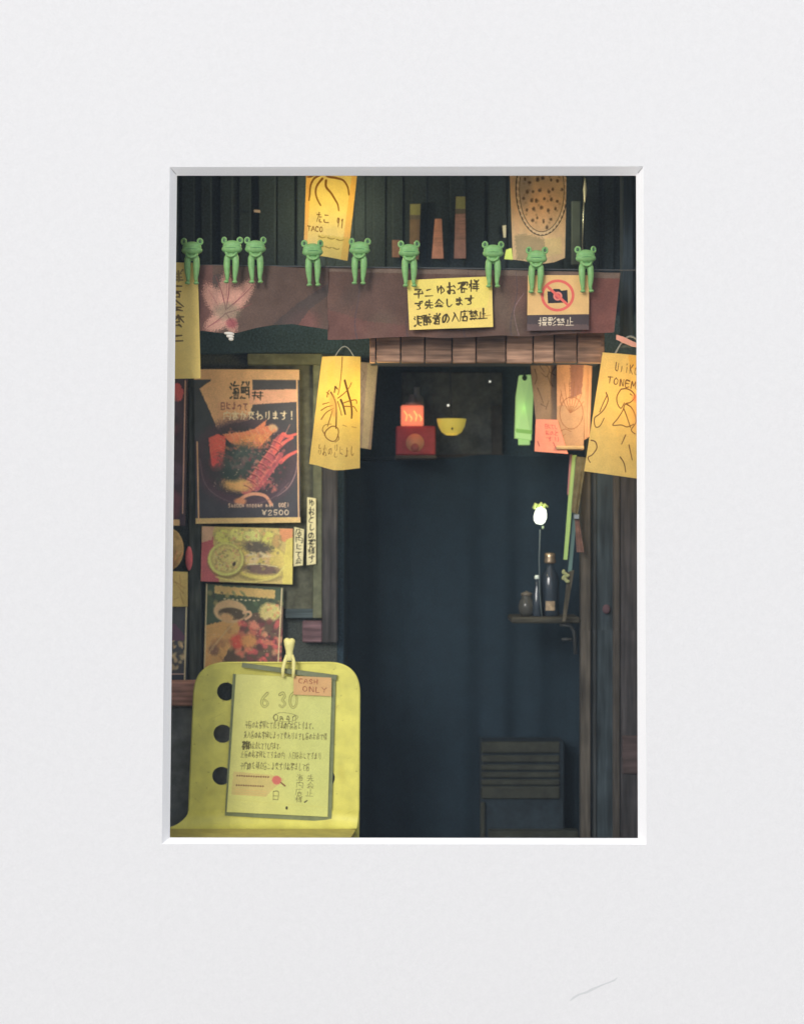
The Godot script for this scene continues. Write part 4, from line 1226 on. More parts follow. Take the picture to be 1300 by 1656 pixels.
func doorway_things() -> void:
	var brown := mat(lin(68, 62, 58, 1.4), 0.85, tex.wood_h, 1.0)
	var sh := thing("back_shelf", "dim brown shelf at the back of the doorway", "shelf", at(728, 742, 0.85))
	build("shelf_board", px_box(638, 736, 706, 742, 0.695, 0.86, 0.003), brown, sh)
	build("ledge", px_box(706, 734, 815, 743, 0.835, 0.86, 0.003), brown, sh)
	build("shelf_back", px_box(650, 602, 812, 736, 0.855, 0.875, 0.002), mat(lin(62, 66, 66, 2.6), 0.9, tex.mottle, 3.0), sh)
	build("upright", px_box(795, 655, 812, 736, 0.84, 0.86, 0.002), mat(lin(64, 62, 58, 1.3), 0.9, tex.mottle, 2.2), sh)
	# red box and the lit lantern on top
	var red := thing("red_box", "red box with a round cream emblem below the lit lantern", "box", at(672, 736, 0.74))
	var st := begin()
	var a := at(640, 736, 0.70)
	var b := at(704, 689, 0.70)
	span_box(st, Vector3(a.x, a.y, -0.76), Vector3(b.x, b.y, -0.70), 0.004)
	build("carton", done(st), mat(lin(150, 58, 66, 1.1), 0.6, tex.soft, 4.0), red)
	st = begin()
	add_tube(st, [at(671, 716, 0.701), at(671, 716, 0.698)], [0.026], 28)
	build("emblem", done(st), mat(lin(176, 122, 98, 1.2), 0.7), red)
	st = begin()
	add_tube(st, [at(671, 724, 0.698), at(671, 724, 0.696)], [0.012], 20)
	build("emblem", done(st), mat(lin(110, 60, 60, 2.0), 0.7), red)
	var lan := thing("salmon_lantern", "small square lit salmon lantern standing on the red box", "lantern", at(666, 690, 0.72))
	st = begin()
	a = at(648, 689, 0.70)
	b = at(685, 655, 0.70)
	span_box(st, Vector3(a.x, a.y, -0.75), Vector3(b.x, b.y, -0.70), 0.004)
	build("shade", done(st), glow_mat(Color(0.9, 0.5, 0.38), 0.45), lan)
	lamp_light(lan, at(667, 671, 0.685), Color(1.0, 0.5, 0.35), 0.0018)
	for k in 4:
		st = begin()
		var x := 653.0 + k * 8
		add_tube(st, [at(x, 664.0 + (k % 2) * 6, 0.698), at(x + 5, 672.0 + (k % 2) * 5, 0.698), at(x + 3, 681, 0.698)], [0.0016], 6)
		build("brush_mark", done(st), glow_mat(Color(1.0, 0.74, 0.45), 0.7), lan)
	st = begin()
	add_lathe(st, at(667, 655, 0.725), [[0.0, 0.0], [0.02, 0.0], [0.022, 0.006], [0.012, 0.012], [0.009, 0.03], [0.0, 0.03]])
	build("cap", done(st), mat(lin(84, 80, 84, 2.0), 0.5), lan)
	var bot := thing("grey_bottle", "dim grey bottle behind the lit salmon lantern", "bottle", at(672, 655, 0.78))
	st = begin()
	add_lathe(st, at(674, 668, 0.78), [[0.0, 0.0], [0.02, 0.0], [0.021, 0.03], [0.018, 0.045], [0.008, 0.055], [0.008, 0.075], [0.0, 0.075]])
	build("body", done(st), mat(lin(92, 92, 96, 2.2), 0.35), bot)
	# yellow half dome pendant lamp
	var pen := thing("pendant_lamp", "yellow half round lamp hanging in the dark doorway", "lamp", at(730, 703, 0.66))
	st = begin()
	var u := m_per_px(0.66)
	add_lathe(st, at(730, 704, 0.66), [[0.0, 0.0], [9 * u, 0.5 * u], [16 * u, 5 * u], [21 * u, 14 * u], [23.5 * u, 24 * u], [23.5 * u, 26.5 * u], [0.0, 27 * u]], 32)
	build("bowl", done(st), glow_mat(Color(0.74, 0.66, 0.28), 0.36), pen)
	st = begin()
	add_tube(st, [at(730, 677, 0.66), at(728, 590, 0.66), at(728, 560, 0.66)], [0.0013], 6)
	build("flex", done(st), mat(lin(40, 46, 52), 0.8), pen)
	for q in [[733, 682], [731, 693]]:
		st = begin()
		add_ball(st, at(q[0], q[1], 0.627), Vector3(0.003, 0.004, 0.003))
		build("speck", done(st, true), mat(lin(80, 76, 40), 0.7), pen)
	lamp_light(pen, at(730, 712, 0.655), Color(1.0, 0.85, 0.4), 0.0012)
	for q in [[724.5, 655.5, 0.0035, "small white fairy light above the yellow half round lamp"], [792, 617, 0.003, "small white fairy light near the top of the doorway"]]:
		var f := thing("fairy_light", q[3], "light", at(q[0], q[1], 0.7))
		st = begin()
		add_ball(st, at(q[0], q[1], 0.7), Vector3.ONE * q[2])
		build("bulb", done(st, true), glow_mat(Color(0.9, 0.9, 0.86), 0.75), f)
		st = begin()
		add_tube(st, [at(q[0], q[1] - 2, 0.702), at(q[0] + 3, q[1] - 30, 0.702), at(q[0] + 2, 560, 0.702)], [0.0008], 5)
		build("flex", done(st), mat(lin(40, 46, 52), 0.8), f)
	# green lit sign lamp
	var gl := thing("green_lamp", "tall lime green lit box lamp at right of the doorway", "lamp", at(847, 720, 0.55))
	st = begin()
	var c := [at(840, 607, 0.55), at(858, 606, 0.55), at(862, 640, 0.55), at(859, 712, 0.55), at(833, 708, 0.55), at(835, 640, 0.55)]
	st.set_smooth_group(-1)
	var mid := Vector3.ZERO
	for p in c: mid += p / 6.0
	var bk := Vector3(0, 0, -0.05)
	for k in 6:
		var n := (k + 1) % 6
		tri(st, c[k], c[n], mid + Vector3(0, 0, 0.012), Vector3(0, 0, 1))
		tri(st, c[k] + bk, c[n] + bk, mid + bk, Vector3(0, 0, -1))
		quad(st, c[k], c[n], c[n] + bk, c[k] + bk, (c[k] + c[n]) / 2 - mid)
	build("shade", done(st), glow_mat(Color(0.62, 0.76, 0.48), 0.46), gl)
	build("band", px_quad_box([834, 693, 860, 696, 860, 702, 834, 699], 0.545, 0.55), glow_mat(Color(0.5, 0.68, 0.34), 0.3), gl)
	build("clip", px_box(838, 709, 857, 720, 0.555, 0.575, 0.002), mat(lin(150, 190, 120, 1.6), 0.5), gl)
	st = begin()
	add_ball(st, at(848, 611, 0.545), Vector3(0.007, 0.008, 0.006))
	build("hook", done(st, true), mat(lin(60, 80, 56), 0.5), gl)
	st = begin()
	add_tube(st, [at(848, 610, 0.55), at(849, 590, 0.55), at(849, 570, 0.55)], [0.0012], 6)
	build("flex", done(st), mat(lin(50, 60, 56), 0.6), gl)
	lamp_light(gl, at(847, 660, 0.535), Color(0.75, 1.0, 0.6), 0.0005)
	# dark cloth hung across the doorway, its top edge sagging
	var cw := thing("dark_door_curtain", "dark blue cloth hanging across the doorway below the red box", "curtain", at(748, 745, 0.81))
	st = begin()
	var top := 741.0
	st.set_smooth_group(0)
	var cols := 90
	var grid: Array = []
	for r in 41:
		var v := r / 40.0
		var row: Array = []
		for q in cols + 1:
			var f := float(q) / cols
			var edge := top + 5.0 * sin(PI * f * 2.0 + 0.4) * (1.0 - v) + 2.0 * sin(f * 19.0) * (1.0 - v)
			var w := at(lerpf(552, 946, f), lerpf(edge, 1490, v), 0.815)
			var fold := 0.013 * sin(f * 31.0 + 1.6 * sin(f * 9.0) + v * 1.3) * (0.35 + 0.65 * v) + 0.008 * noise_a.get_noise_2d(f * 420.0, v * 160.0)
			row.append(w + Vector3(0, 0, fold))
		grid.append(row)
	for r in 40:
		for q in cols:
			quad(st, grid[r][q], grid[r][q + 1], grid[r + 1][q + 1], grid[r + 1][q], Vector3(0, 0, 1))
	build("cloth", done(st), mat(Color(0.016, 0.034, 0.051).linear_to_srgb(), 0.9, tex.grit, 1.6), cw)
	st = begin()
	add_tube(st, [at(550, 742, 0.83), at(946, 742, 0.83)], [0.005], 8)
	build("rod", done(st), mat(lin(40, 52, 60), 0.7), cw)
	var cr := thing("ribbed_crate", "dull olive ribbed crate on the doorway floor at right", "crate", at(850, 1320, 0.62))
	var om := mat(lin(56, 58, 50, 1.15), 0.85, tex.mottle, 2.5)
	var od := mat(lin(40, 52, 60, 1.1), 0.85, tex.mottle, 2.5)
	build("body", px_box(778, 1200, 912, 1480, 0.68, 0.80, 0.004), od, cr)
	for k in 6:
		var y0: float = [1200.0, 1222.0, 1237.0, 1249.0, 1261.0, 1272.0][k]
		var y1: float = [1218.0, 1233.0, 1246.0, 1258.0, 1270.0, 1292.0][k]
		build("rib", px_box(778, y0, 905, y1, 0.668, 0.685, 0.003), om, cr)
	build("foot_board", px_box(790, 1344, 935, 1362, 0.64, 0.69, 0.002), om, cr)
	build("side_strip", px_box(777, 1298, 784, 1480, 0.667, 0.68, 0.002), om, cr)

# ---------------------------------------------------------------- right hand side
func right_side() -> void:
	var door := thing("sliding_door", "dark brown panelled sliding door along the right side", "door", at(985, 1480, 0.5))
	var pan := mat(lin(50, 60, 66, 1.7), 0.85, tex.wood_v, 1.0)
	var sti := mat(lin(76, 72, 66, 1.7), 0.8, tex.wood_v, 1.0)
	build("panel", px_box(946, 590, 1250, 1500, 0.52, 0.545, 0.002), pan, door)
	build("stile", px_box(939, 740, 955, 1500, 0.495, 0.545, 0.003), sti, door)
	build("stile", px_box(991, 740, 1002, 1500, 0.505, 0.53, 0.002), mat(lin(72, 68, 64, 1.6), 0.8, tex.wood_v, 1.0), door)
	build("stile", px_box(958, 740, 964, 1500, 0.512, 0.53, 0.002), mat(lin(58, 62, 64, 1.6), 0.8, tex.wood_v, 1.0), door)
	build("panel", px_box(1003, 740, 1250, 1500, 0.51, 0.53, 0.002), mat(lin(62, 60, 62, 1.6), 0.8, tex.wood_v, 1.0), door)
	build("patch_board", px_box(1006, 1190, 1250, 1252, 0.502, 0.512, 0.002), mat(lin(78, 66, 66, 1.6), 0.8, tex.wood_h, 1.0), door)
	var st := begin()
	add_ball(st, at(980, 985, 0.508), Vector3(0.011, 0.013, 0.005))
	build("door_pull", done(st, true), mat(lin(84, 64, 70, 1.1), 0.8), door)
	# lit glass edge of the door, lamp reflection put into the strip colours
	tag(build("green_reflection_strip", px_quad_box([924, 736, 932, 736, 917, 905, 911, 905], 0.455, 0.462), mat(lin(150, 180, 110, 1.1), 0.35)), "thin lime strip standing in for the green lamp reflection along the door edge under the papers", "strip")
	tag(build("pink_edge_strip", px_quad_box([921, 735, 925, 735, 919, 800, 917, 800], 0.452, 0.458), mat(lin(150, 104, 106, 1.1), 0.5)), "thin pink strip standing in for the lit glass edge at the top of the lime door strip", "strip")
	tag(build("glass_strip", px_quad_box([932, 760, 939, 760, 924, 925, 918, 925], 0.47, 0.478), mat(lin(70, 90, 88, 1.9), 0.15)), "dark glossy glass strip right of the lime door strip", "glass strip")
	tag(build("olive_paper", sheet(px_corners([931, 738, 948, 740, 934, 832, 923, 828], 0.45), 0.003, 0.002), mat(lin(108, 100, 74, 1.3), 0.85, tex.mottle, 6.0)), "olive paper slip hanging below the amber bird paper", "paper slip")
	var slip := thing("clipped_slip", "pinkish paper slip held by a small metal clip on the door", "paper slip", at(935, 893, 0.45))
	build("slip", sheet(px_corners([929, 840, 936, 840, 944, 893, 932, 893], 0.452), 0.001, 0.001), mat(lin(116, 88, 80, 1.3), 0.85, tex.mottle, 6.0), slip)
	st = begin()
	span_box(st, at(926, 840, 0.452), at(937, 831, 0.438), 0.002)
	var chrome := mat(lin(180, 184, 180), 0.2)
	chrome.metallic = 0.9
	build("clip", done(st), chrome, slip)
	tag(build("leaning_stick", px_quad_box([918, 925, 928, 922, 914, 1005, 909, 1005], 0.46, 0.47), mat(lin(88, 84, 72, 1.3), 0.8, tex.wood_v, 2.0)), "brown tapered stick leaning at the right end of the little shelf", "stick")
	st = begin()
	for k in 6:
		add_ball(st, at(911.0 + (k % 3) * 3, 925.0 + k * 3, 0.455), Vector3(0.005, 0.007, 0.004), Basis(Vector3(0, 0, 1), k * 0.9))
	tag(build("leaf_sprig", done(st, true), mat(lin(136, 140, 100, 1.3), 0.8)), "pale olive sprig at the top of the leaning stick", "sprig")
	# shelf with bracket
	var sh := thing("bracket_shelf", "small dark wall shelf carrying bottles and a flower lamp", "shelf", at(880, 1010, 0.55))
	var wd := mat(lin(70, 68, 58, 1.5), 0.75, tex.wood_h, 1.5)
	st = begin()
	var a := at(826, 1008, 0.50)
	var b := at(938, 998, 0.50)
	span_box(st, Vector3(a.x, a.y, -0.66), Vector3(b.x, b.y, -0.50), 0.004)
	build("board", done(st), wd, sh)
	st = begin()
	add_tube(st, [at(905, 1010, 0.52), at(922, 1012, 0.52), at(928, 1022, 0.52), at(930, 1058, 0.52)], [0.005], 10)
	add_tube(st, [at(908, 1034, 0.52), at(924, 1034, 0.52)], [0.004], 10)
	build("bracket", done(st), mat(lin(56, 58, 58, 1.0), 0.5), sh)
	var base_y := b.y + 0.0005
	# bottles stand on the board
	var u := m_per_px(0.56)
	var dark_glass := mat(lin(40, 48, 56, 1.3), 0.08)
	dark_glass.metallic_specular = 0.6
	var bt := thing("dark_bottle", "tall dark glossy bottle with a gold cap and tan label", "bottle", Vector3(at(889, 1000, 0.57).x, base_y, -0.57))
	var p := bt.position
	st = begin()
	add_lathe(st, p, [[0, 0], [14 * u, 0], [15 * u, 2 * u], [15 * u, 56 * u], [13 * u, 66 * u], [7 * u, 76 * u], [6 * u, 86 * u], [0, 86 * u]], 28)
	build("body", done(st), dark_glass, bt)
	st = begin()
	add_lathe(st, p + Vector3(0, 85 * u, 0), [[0, 0], [9.5 * u, 0], [10 * u, 3 * u], [8.5 * u, 10 * u], [9.5 * u, 15 * u], [6 * u, 17 * u], [0, 15 * u]], 24)
	var gold := mat(lin(150, 132, 110, 1.5), 0.25)
	gold.metallic = 0.7
	build("cap", done(st), gold, bt)
	st = begin()
	var lab: Array = []
	st.set_smooth_group(0)
	for k in 6:
		var a0 := lerpf(-0.55, 0.45, k / 6.0)
		var a1 := lerpf(-0.55, 0.45, (k + 1) / 6.0)
		var r := 15.3 * u
		quad(st, p + Vector3(sin(a0) * r, 24 * u, cos(a0) * r), p + Vector3(sin(a1) * r, 24 * u, cos(a1) * r), p + Vector3(sin(a1) * r, 9 * u, cos(a1) * r), p + Vector3(sin(a0) * r, 9 * u, cos(a0) * r), Vector3(0, 0, 1))
	build("label", done(st), mat(lin(146, 128, 104, 1.9), 0.8, tex.mottle, 8.0), bt)
	var sl := thing("slim_bottle", "slim dark bottle with a white stopper left of the tall one", "bottle", Vector3(at(868, 1000, 0.54).x, base_y, -0.54))
	p = sl.position
	st = begin()
	add_lathe(st, p, [[0, 0], [7 * u, 0], [7.5 * u, 2 * u], [7.5 * u, 36 * u], [4 * u, 46 * u], [3.2 * u, 60 * u], [0, 60 * u]], 24)
	build("body", done(st), dark_glass, sl)
	st = begin()
	add_lathe(st, p + Vector3(0, 60 * u, 0), [[0, 0], [3.8 * u, 0], [4 * u, 4 * u], [2.5 * u, 6 * u], [0, 6 * u]], 16)
	build("stopper", done(st), mat(lin(196, 206, 196, 1.5), 0.4), sl)
	var jar := thing("round_jar", "small round brownish glass jar at the left of the shelf", "jar", Vector3(at(851, 1000, 0.55).x, base_y, -0.55))
	p = jar.position
	st = begin()
	add_lathe(st, p, [[0, 0], [8 * u, 0], [12 * u, 6 * u], [13.5 * u, 15 * u], [11 * u, 25 * u], [8 * u, 29 * u], [8.5 * u, 33 * u], [0, 33 * u]], 26)
	build("body", done(st), mat(lin(64, 64, 60, 1.2), 0.1), jar)
	st = begin()
	add_lathe(st, p + Vector3(0, 33 * u, 0), [[0, 0], [9 * u, 0], [9 * u, 4 * u], [3 * u, 6 * u], [0, 8 * u]], 20)
	build("lid", done(st), mat(lin(90, 84, 74, 1.2), 0.3), jar)
	# flower lamp
	var fl := thing("flower_lamp", "bright white tulip shaped lamp on a thin stem above the shelf", "lamp", Vector3(at(874, 1000, 0.53).x, base_y, -0.53))
	st = begin()
	add_tube(st, [Vector3(at(876, 1000, 0.53).x, base_y, -0.53), at(872, 960, 0.53), at(871.5, 900, 0.53), at(873, 856, 0.53)], [0.0016], 8)
	build("stem", done(st), mat(lin(80, 90, 92, 1.6), 0.5), fl)
	var tulip := at(871.5, 848, 0.53)
	st = begin()
	add_lathe(st, tulip, [[0, 0], [5 * u, 0.5 * u], [9 * u, 5 * u], [10.5 * u, 12 * u], [9.5 * u, 19 * u], [7.5 * u, 25 * u], [3 * u, 28.5 * u], [0, 29 * u]], 24, Basis(Vector3(0, 0, 1), -0.14))
	build("bulb", done(st), glow_mat(Color(0.97, 1.0, 0.93), 1.3), fl)
	for q in [[-1.0, [863, 822, 866, 815, 871, 817]], [1.0, [878, 822, 881, 816, 886, 820]], [0.3, [870, 820, 875, 814.5, 880, 818]]]:
		st = begin()
		var w: Array = q[1]
		add_tube(st, [at(w[0], w[1], 0.525), at(w[2], w[3], 0.52), at(w[4], w[5], 0.522)], [0.005, 0.0045, 0.0015], 8)
		build("sepal", done(st, true), mat(lin(186, 204, 120, 1.7), 0.6), fl)
	st = begin()
	add_ball(st, at(877.5, 853, 0.525), Vector3(0.0035, 0.0045, 0.003))
	build("collar", done(st, true), mat(lin(140, 160, 130, 1.7), 0.4), fl)
	lamp_light(fl, at(871.5, 836, 0.525), Color(0.97, 1.0, 0.9), 0.002, 0.02)

# ---------------------------------------------------------------- chair with the board
func rounded_outline(corners: Array, radii: Array, n := 10) -> PackedVector2Array:
	var out := PackedVector2Array()
	var m := corners.size()
	for k in m:
		var p: Vector2 = corners[k]
		var a: Vector2 = p + ((corners[(k + m - 1) % m] as Vector2) - p).normalized() * radii[k]
		var b: Vector2 = p + ((corners[(k + 1) % m] as Vector2) - p).normalized() * radii[k]
		for j in n + 1:
			var t := float(j) / n
			out.append(a.lerp(p, t).lerp(p.lerp(b, t), t))
	return out

func back_z(p: Vector2, c: Vector2) -> float:     # the hollow of the backrest
	return 0.35 * (p.x - c.x) * (p.x - c.x) - 0.14 * (p.y - c.y)  * 0.0

func chair() -> void:
	var d := 0.33
	var yellow := mat(lin(210, 202, 102, 1.22), 0.38, tex.scuffs, 2.2)
	var root := thing("plastic_chair", "pale yellow plastic chair with round holes in its back", "chair", Vector3(at(448, 1300, d).x, 0.012, -0.2))
	var px := [[316, 1070], [583, 1070], [581, 1372], [303, 1372]]
	var corners: Array = []
	for q in px:
		var w := at(q[0], q[1], d)
		corners.append(Vector2(w.x, w.y))
	var outline := rounded_outline(corners, [0.085, 0.085, 0.02, 0.02], 12)
	var holes: Array = []
	for q in [[366.5, 1118], [361, 1186], [359, 1254], [525, 1122], [525, 1190], [527, 1257]]:
		var w := at(q[0], q[1], d)
		var circle := PackedVector2Array()
		for k in 28:
			circle.append(Vector2(w.x + cos(TAU * k / 28) * 0.0245, w.y + sin(TAU * k / 28) * 0.0245))
		holes.append(circle)
	var mid := (corners[0] + corners[1] + corners[2] + corners[3]) / 4.0 as Vector2
	var lo := Vector2(1e6, 1e6)
	var hi := -lo
	for p in outline:
		lo = lo.min(p)
		hi = hi.max(p)
	var thick := 0.007
	var r := 0.0035
	# inset contour for the rounded edge
	var inner := PackedVector2Array()
	var m := outline.size()
	var area := 0.0
	for k in m: area += outline[k].cross(outline[(k + 1) % m])
	for k in m:
		var t := (outline[(k + 1) % m] - outline[(k + m - 1) % m]).normalized()
		var nrm := Vector2(-t.y, t.x) * signf(area)
		inner.append(outline[k] + nrm * r)
	var st := begin()
	st.set_smooth_group(-1)
	var nx := 14
	for side in [1.0, -1.0]:
		for i in nx:
			for j in nx:
				var c0 := Vector2(lerpf(lo.x, hi.x, float(i) / nx), lerpf(lo.y, hi.y, float(j) / nx))
				var c1 := Vector2(lerpf(lo.x, hi.x, float(i + 1) / nx), lerpf(lo.y, hi.y, float(j + 1) / nx))
				var pieces: Array = Geometry2D.intersect_polygons(inner, PackedVector2Array([c0, Vector2(c1.x, c0.y), c1, Vector2(c0.x, c1.y)]))
				for h in holes:
					var next: Array = []
					for pc in pieces:
						for res in Geometry2D.clip_polygons(pc, h):
							if not Geometry2D.is_polygon_clockwise(res) or true:
								next.append(res)
					pieces = next
				for pc in pieces:
					var idx := Geometry2D.triangulate_polygon(pc)
					for t in idx.size() / 3:
						var v: Array[Vector3] = []
						for e in 3:
							var p: Vector2 = pc[idx[3 * t + e]]
							v.append(Vector3(p.x, p.y, -d + back_z(p, mid) + side * thick * 0.5))
						tri(st, v[0], v[1], v[2], Vector3(0, 0, side))
	for k in m:
		var n := (k + 1) % m
		var prof := [[inner, 0.5], [outline, 0.15], [outline, -0.15], [inner, -0.5]]
		for e in 3:
			var q: Array[Vector3] = []
			for w in [[e, k], [e, n], [e + 1, n], [e + 1, k]]:
				var p: Vector2 = prof[w[0]][0][w[1]]
				q.append(Vector3(p.x, p.y, -d + back_z(p, mid) + prof[w[0]][1] * thick))
			var out2: Vector2 = (outline[k] - inner[k])
			quad(st, q[0], q[1], q[2], q[3], Vector3(out2.x, out2.y, 0.001 * (1 - e)))
	for h in holes:
		var cen := Vector2.ZERO
		for p in h: cen += p / h.size()
		for k in h.size():
			var a: Vector2 = h[k]
			var b: Vector2 = h[(k + 1) % h.size()]
			var za := -d + back_z(a, mid)
			var zb := -d + back_z(b, mid)
			quad(st, Vector3(a.x, a.y, za + thick * 0.5), Vector3(b.x, b.y, zb + thick * 0.5), Vector3(b.x, b.y, zb - thick * 0.5), Vector3(a.x, a.y, za - thick * 0.5), Vector3(cen.x - a.x, cen.y - a.y, 0))
	build("backrest", done(st), yellow, root)
	# flared foot of the back that runs into the seat
	st = begin()
	st.set_smooth_group(0)
	var rows: Array = []
	var y_seat := at(300, 1336, d).y
	for j in 9:
		var t := j / 8.0
		var ang := t * PI * 0.5
		var row: Array = []
		for i in 17:
			var s := i / 16.0
			var left := lerpf(at(307, 1300, d).x, at(262, 1350, d).x, pow(t, 1.6))
			var right := lerpf(at(580.5, 1300, d).x, at(577, 1350, d).x, t)
			var x := lerpf(left, right, s)
			row.append(Vector3(x, y_seat + 0.045 * (1.0 - sin(ang)), -d + back_z(Vector2(x, 0), mid) * (1.0 - t) + 0.008 + 0.035 * (1.0 - cos(ang))))
		rows.append(row)
	for j in 8:
		for i in 16:
			quad(st, rows[j][i], rows[j][i + 1], rows[j + 1][i + 1], rows[j + 1][i], Vector3(0, 0.5, 1))
	build("seat_curve", done(st), yellow, root)
	var so := PackedVector2Array()
	var cz := -d + 0.043
	var x0 := at(262, 1350, d).x
	var x1 := at(577, 1350, d).x
	so = rounded_outline([Vector2(x0, cz), Vector2(x1, cz), Vector2(x1 - 0.02, -0.045), Vector2(x0 + 0.02, -0.045)], [0.01, 0.03, 0.05, 0.05], 8)
	st = begin()
	st.set_smooth_group(-1)
	var idx := Geometry2D.triangulate_polygon(so)
	for t in idx.size() / 3:
		for side in [0.0, -0.012]:
			var v: Array[Vector3] = []
			for e in 3:
				var p := so[idx[3 * t + e]]
				v.append(Vector3(p.x, y_seat + side, p.y))
			tri(st, v[0], v[1], v[2], Vector3(0, 1 if side == 0.0 else -1, 0))
	var cen := (so[0] + so[so.size() / 2]) * 0.5
	for k in so.size():
		var a := so[k]
		var b := so[(k + 1) % so.size()]
		quad(st, Vector3(a.x, y_seat, a.y), Vector3(b.x, y_seat, b.y), Vector3(b.x, y_seat - 0.012, b.y), Vector3(a.x, y_seat - 0.012, a.y), Vector3(a.x - cen.x, 0, a.y - cen.y))
	build("seat", done(st), mat(lin(186, 172, 94, 1.1), 0.6, tex.scuffs, 3.1), root)
	for q in [[x0 + 0.05, -0.08], [x1 - 0.05, -0.08], [x0 + 0.06, -0.27], [x1 - 0.05, -0.27]]:
		st = begin()
		add_tube(st, [Vector3(q[0], y_seat - 0.012, q[1]), Vector3(q[0], 0.012, q[1])], [0.012], 12)
		build("leg", done(st), mat(lin(120, 122, 120), 0.4), root)

	# the board hung on the back
	var bd := 0.312
	var board := thing("notice_board", "thin grey green board hanging on the yellow chair back", "board", at(450, 1325, bd))
	build("panel", px_quad_box([377, 1090, 543, 1098, 536, 1329, 364, 1319], bd, bd + 0.006), mat(lin(112, 118, 84, 1.5), 0.6, tex.soft, 4.0), board)
	build("clip_bar", px_quad_box([392, 1072, 545, 1092, 544, 1100, 391, 1079], bd - 0.006, bd + 0.004), mat(lin(108, 112, 84, 1.5), 0.5, tex.soft, 4.0), board)
	var s := 4.0
	var org := Vector2(366, 1088)
	var im := canvas(172, 234, s, lin(206, 204, 126, 1.05))
	blot(im, s, org, 420, 1200, 80, 120, lin(212, 206, 120, 1.05), 1.0, 0, 0.2, 0.6)
	blot(im, s, org, 500, 1220, 60, 100, lin(200, 204, 124, 1.05), 1.0, 0, 0.2, 0.5)
	var pen := lin(112, 106, 62, 1.0)
	# outlined figures
	for q in [["6", 411, 1115, 428, 1141], ["3", 443, 1113, 458, 1140], ["0", 462, 1112, 478, 1140]]:
		text(im, s, org, q[0], q[1], q[2], q[3] + 3.0, q[4], 4.6, lin(140, 132, 76, 1.0), 0.0, 0, 0.9)
		text(im, s, org, q[0], q[1], q[2], q[3] + 3.0, q[4], 2.2, lin(200, 198, 116, 1.05), 0.0, 0, 0.95)
	text(im, s, org, "Open", 436, 1151, 480, 1164, 1.6, pen, 0.03, -2, 0.8)
	curve(im, s, org, [436, 1158, 446, 1150, 466, 1150, 480, 1155, 470, 1163, 448, 1164, 436, 1158], 1.0, 1.0, pen, 0.5)
	var lines := [["予店のお客様にて会すまの内お店にりまて。", 388, 1166, 512, 1178, 0.75], ["先入店のお客様によって変わりますし店のお会て様", 387, 1184, 533, 1195, 0.75], ["様店のお会にてすし内まて。", 387, 1203, 455, 1214, 0.7], ["止店のお客様にてす先の内　入日店おにてずまり", 384, 1217, 524, 1228, 0.65], ["予内のた様会店二よ変すりお客まして店", 384, 1236, 505, 1248, 0.75]]
	for l in lines:
		text(im, s, org, l[0], l[1], l[2], l[3], l[4], 1.15, pen, 0.07, -3, l[5])
	text(im, s, org, "客様", 385, 1201, 399, 1215, 1.8, lin(84, 78, 44, 1.2), 0.05, 0, 0.9)
	patch(im, s, org, [373, 1253, 440, 1256, 462, 1262, 446, 1276, 432, 1292, 372, 1292], lin(200, 168, 110, 1.05), 1.5, 0.55)
	for k in 2:
		for j in 14 - k * 2:
			blot(im, s, org, 380.0 + j * 4.1, 1259.5 + k * 16, 1.5, 1.5, lin(104, 72, 50, 1.3), 0.5, 0, 0.3, 0.9)
	for k in 3:
		curve(im, s, org, [378, 1283.0 + k * 4, 432, 1284.0 + k * 4], 1.2, 1.2, lin(190, 150, 96, 1.4), 0.5)
	blot(im, s, org, 448, 1264, 8, 7.5, lin(206, 112, 98, 1.05), 0.25, 0, 0.1)
	curve(im, s, org, [456, 1268, 463, 1273], 2.4, 2.6, lin(120, 88, 56, 1.3))
	text(im, s, org, "日", 441, 1282, 456, 1297, 1.4, pen, 0.03, 0, 0.7)
	text(im, s, org, "海内店様", 482, 1252, 493, 1302, 1.1, pen, 0.05, 0, 0.75, true)
	text(im, s, org, "先会止", 500, 1252, 512, 1290, 1.1, pen, 0.05, 0, 0.7, true)
	curve(im, s, org, [498, 1299, 502, 1296], 2.4, 1.8, lin(70, 66, 44, 1.2))
	blot(im, s, org, 467.5, 1310, 2.0, 2.8, lin(62, 58, 44, 1.2), 0.4)
	curve(im, s, org, [372, 1300, 440, 1303, 536, 1306], 1.0, 1.0, lin(178, 172, 96, 1.4), 0.6)
	worn(im, 0.05, 0.05, 1.5)
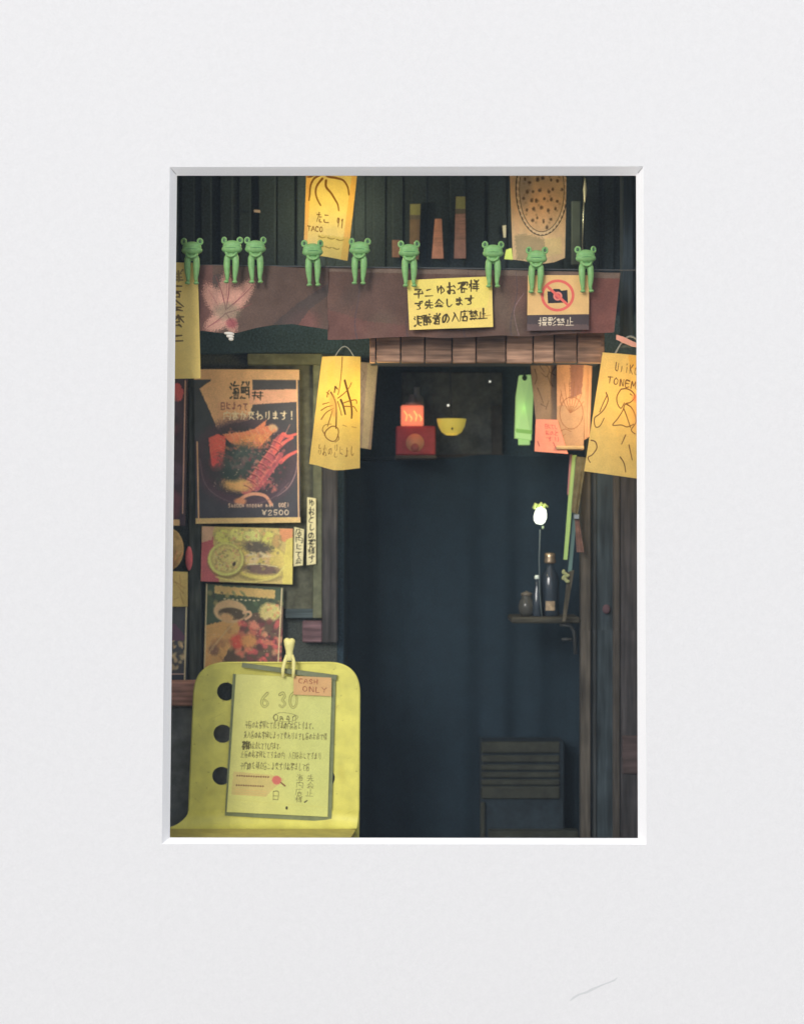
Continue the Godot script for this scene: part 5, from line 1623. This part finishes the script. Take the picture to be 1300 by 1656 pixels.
	tag(build("notice_sheet", sheet([at(382, 1090, bd - 0.0035), at(537, 1098, bd - 0.0035), at(530, 1321, bd - 0.0035), at(367, 1313, bd - 0.0035)], 0.001, 0.0006, 1.0, 0.4), print_mat(im, 0.45)), "yellow green handwritten opening hours sheet on the chair board", "notice")
	org = Vector2(474, 1090)
	im = canvas(62, 38, s, lin(210, 166, 114, 1.05))
	text(im, s, org, "CASH", 482, 1094, 515, 1104, 1.4, lin(140, 78, 54, 1.3), 0.05, 1)
	text(im, s, org, "ONLY", 488, 1109, 530, 1120, 1.4, lin(132, 74, 52, 1.3), 0.05, 1)
	worn(im, 0.05, 0.04, 1.5)
	tag(build("cash_note", sheet([at(475, 1093, bd - 0.007), at(536, 1096, bd - 0.007), at(536, 1126, bd - 0.007), at(475, 1123, bd - 0.007)], 0.001, 0.0, 1.0, 0.0, 0.001, 0.002, 6, 6), print_mat(im, 0.7)), "small salmon note reading CASH ONLY on the board", "note")
	# bone shaped peg
	var pg := thing("bone_peg", "cream bone shaped peg clipping the board to the chair", "clothes peg", at(468, 1095, 0.30))
	u_peg(pg)

func u_peg(pg: Node) -> void:
	var u := m_per_px(0.3)
	var cm := mat(lin(222, 212, 138, 1.5), 0.4)
	var st := begin()
	add_ball(st, at(464.5, 1037, 0.30), Vector3(5.5, 5.5, 5) * u)
	add_ball(st, at(472, 1037.5, 0.30), Vector3(5.5, 5.5, 5) * u)
	add_tube(st, [at(468, 1036, 0.30), at(468.2, 1044, 0.30), at(468.2, 1052, 0.30), at(468.3, 1060, 0.30), at(468.4, 1068, 0.30)], [9.0 * u, 8.2 * u, 6.0 * u, 5.6 * u, 7.0 * u], 16, 0.8)
	build("knob", done(st, true), cm, pg)
	for s in [-1.0, 1.0]:
		st = begin()
		add_tube(st, [at(468.3 + s * 3.0, 1060, 0.30), at(468 + s * 7.2, 1070, 0.298), at(466.5 + s * 8.6, 1082, 0.296), at(466 + s * 8.3, 1096, 0.296)], [4.0 * u, 3.2 * u, 2.9 * u, 2.2 * u], 12, 0.8)
		build("leg", done(st, true), cm, pg)
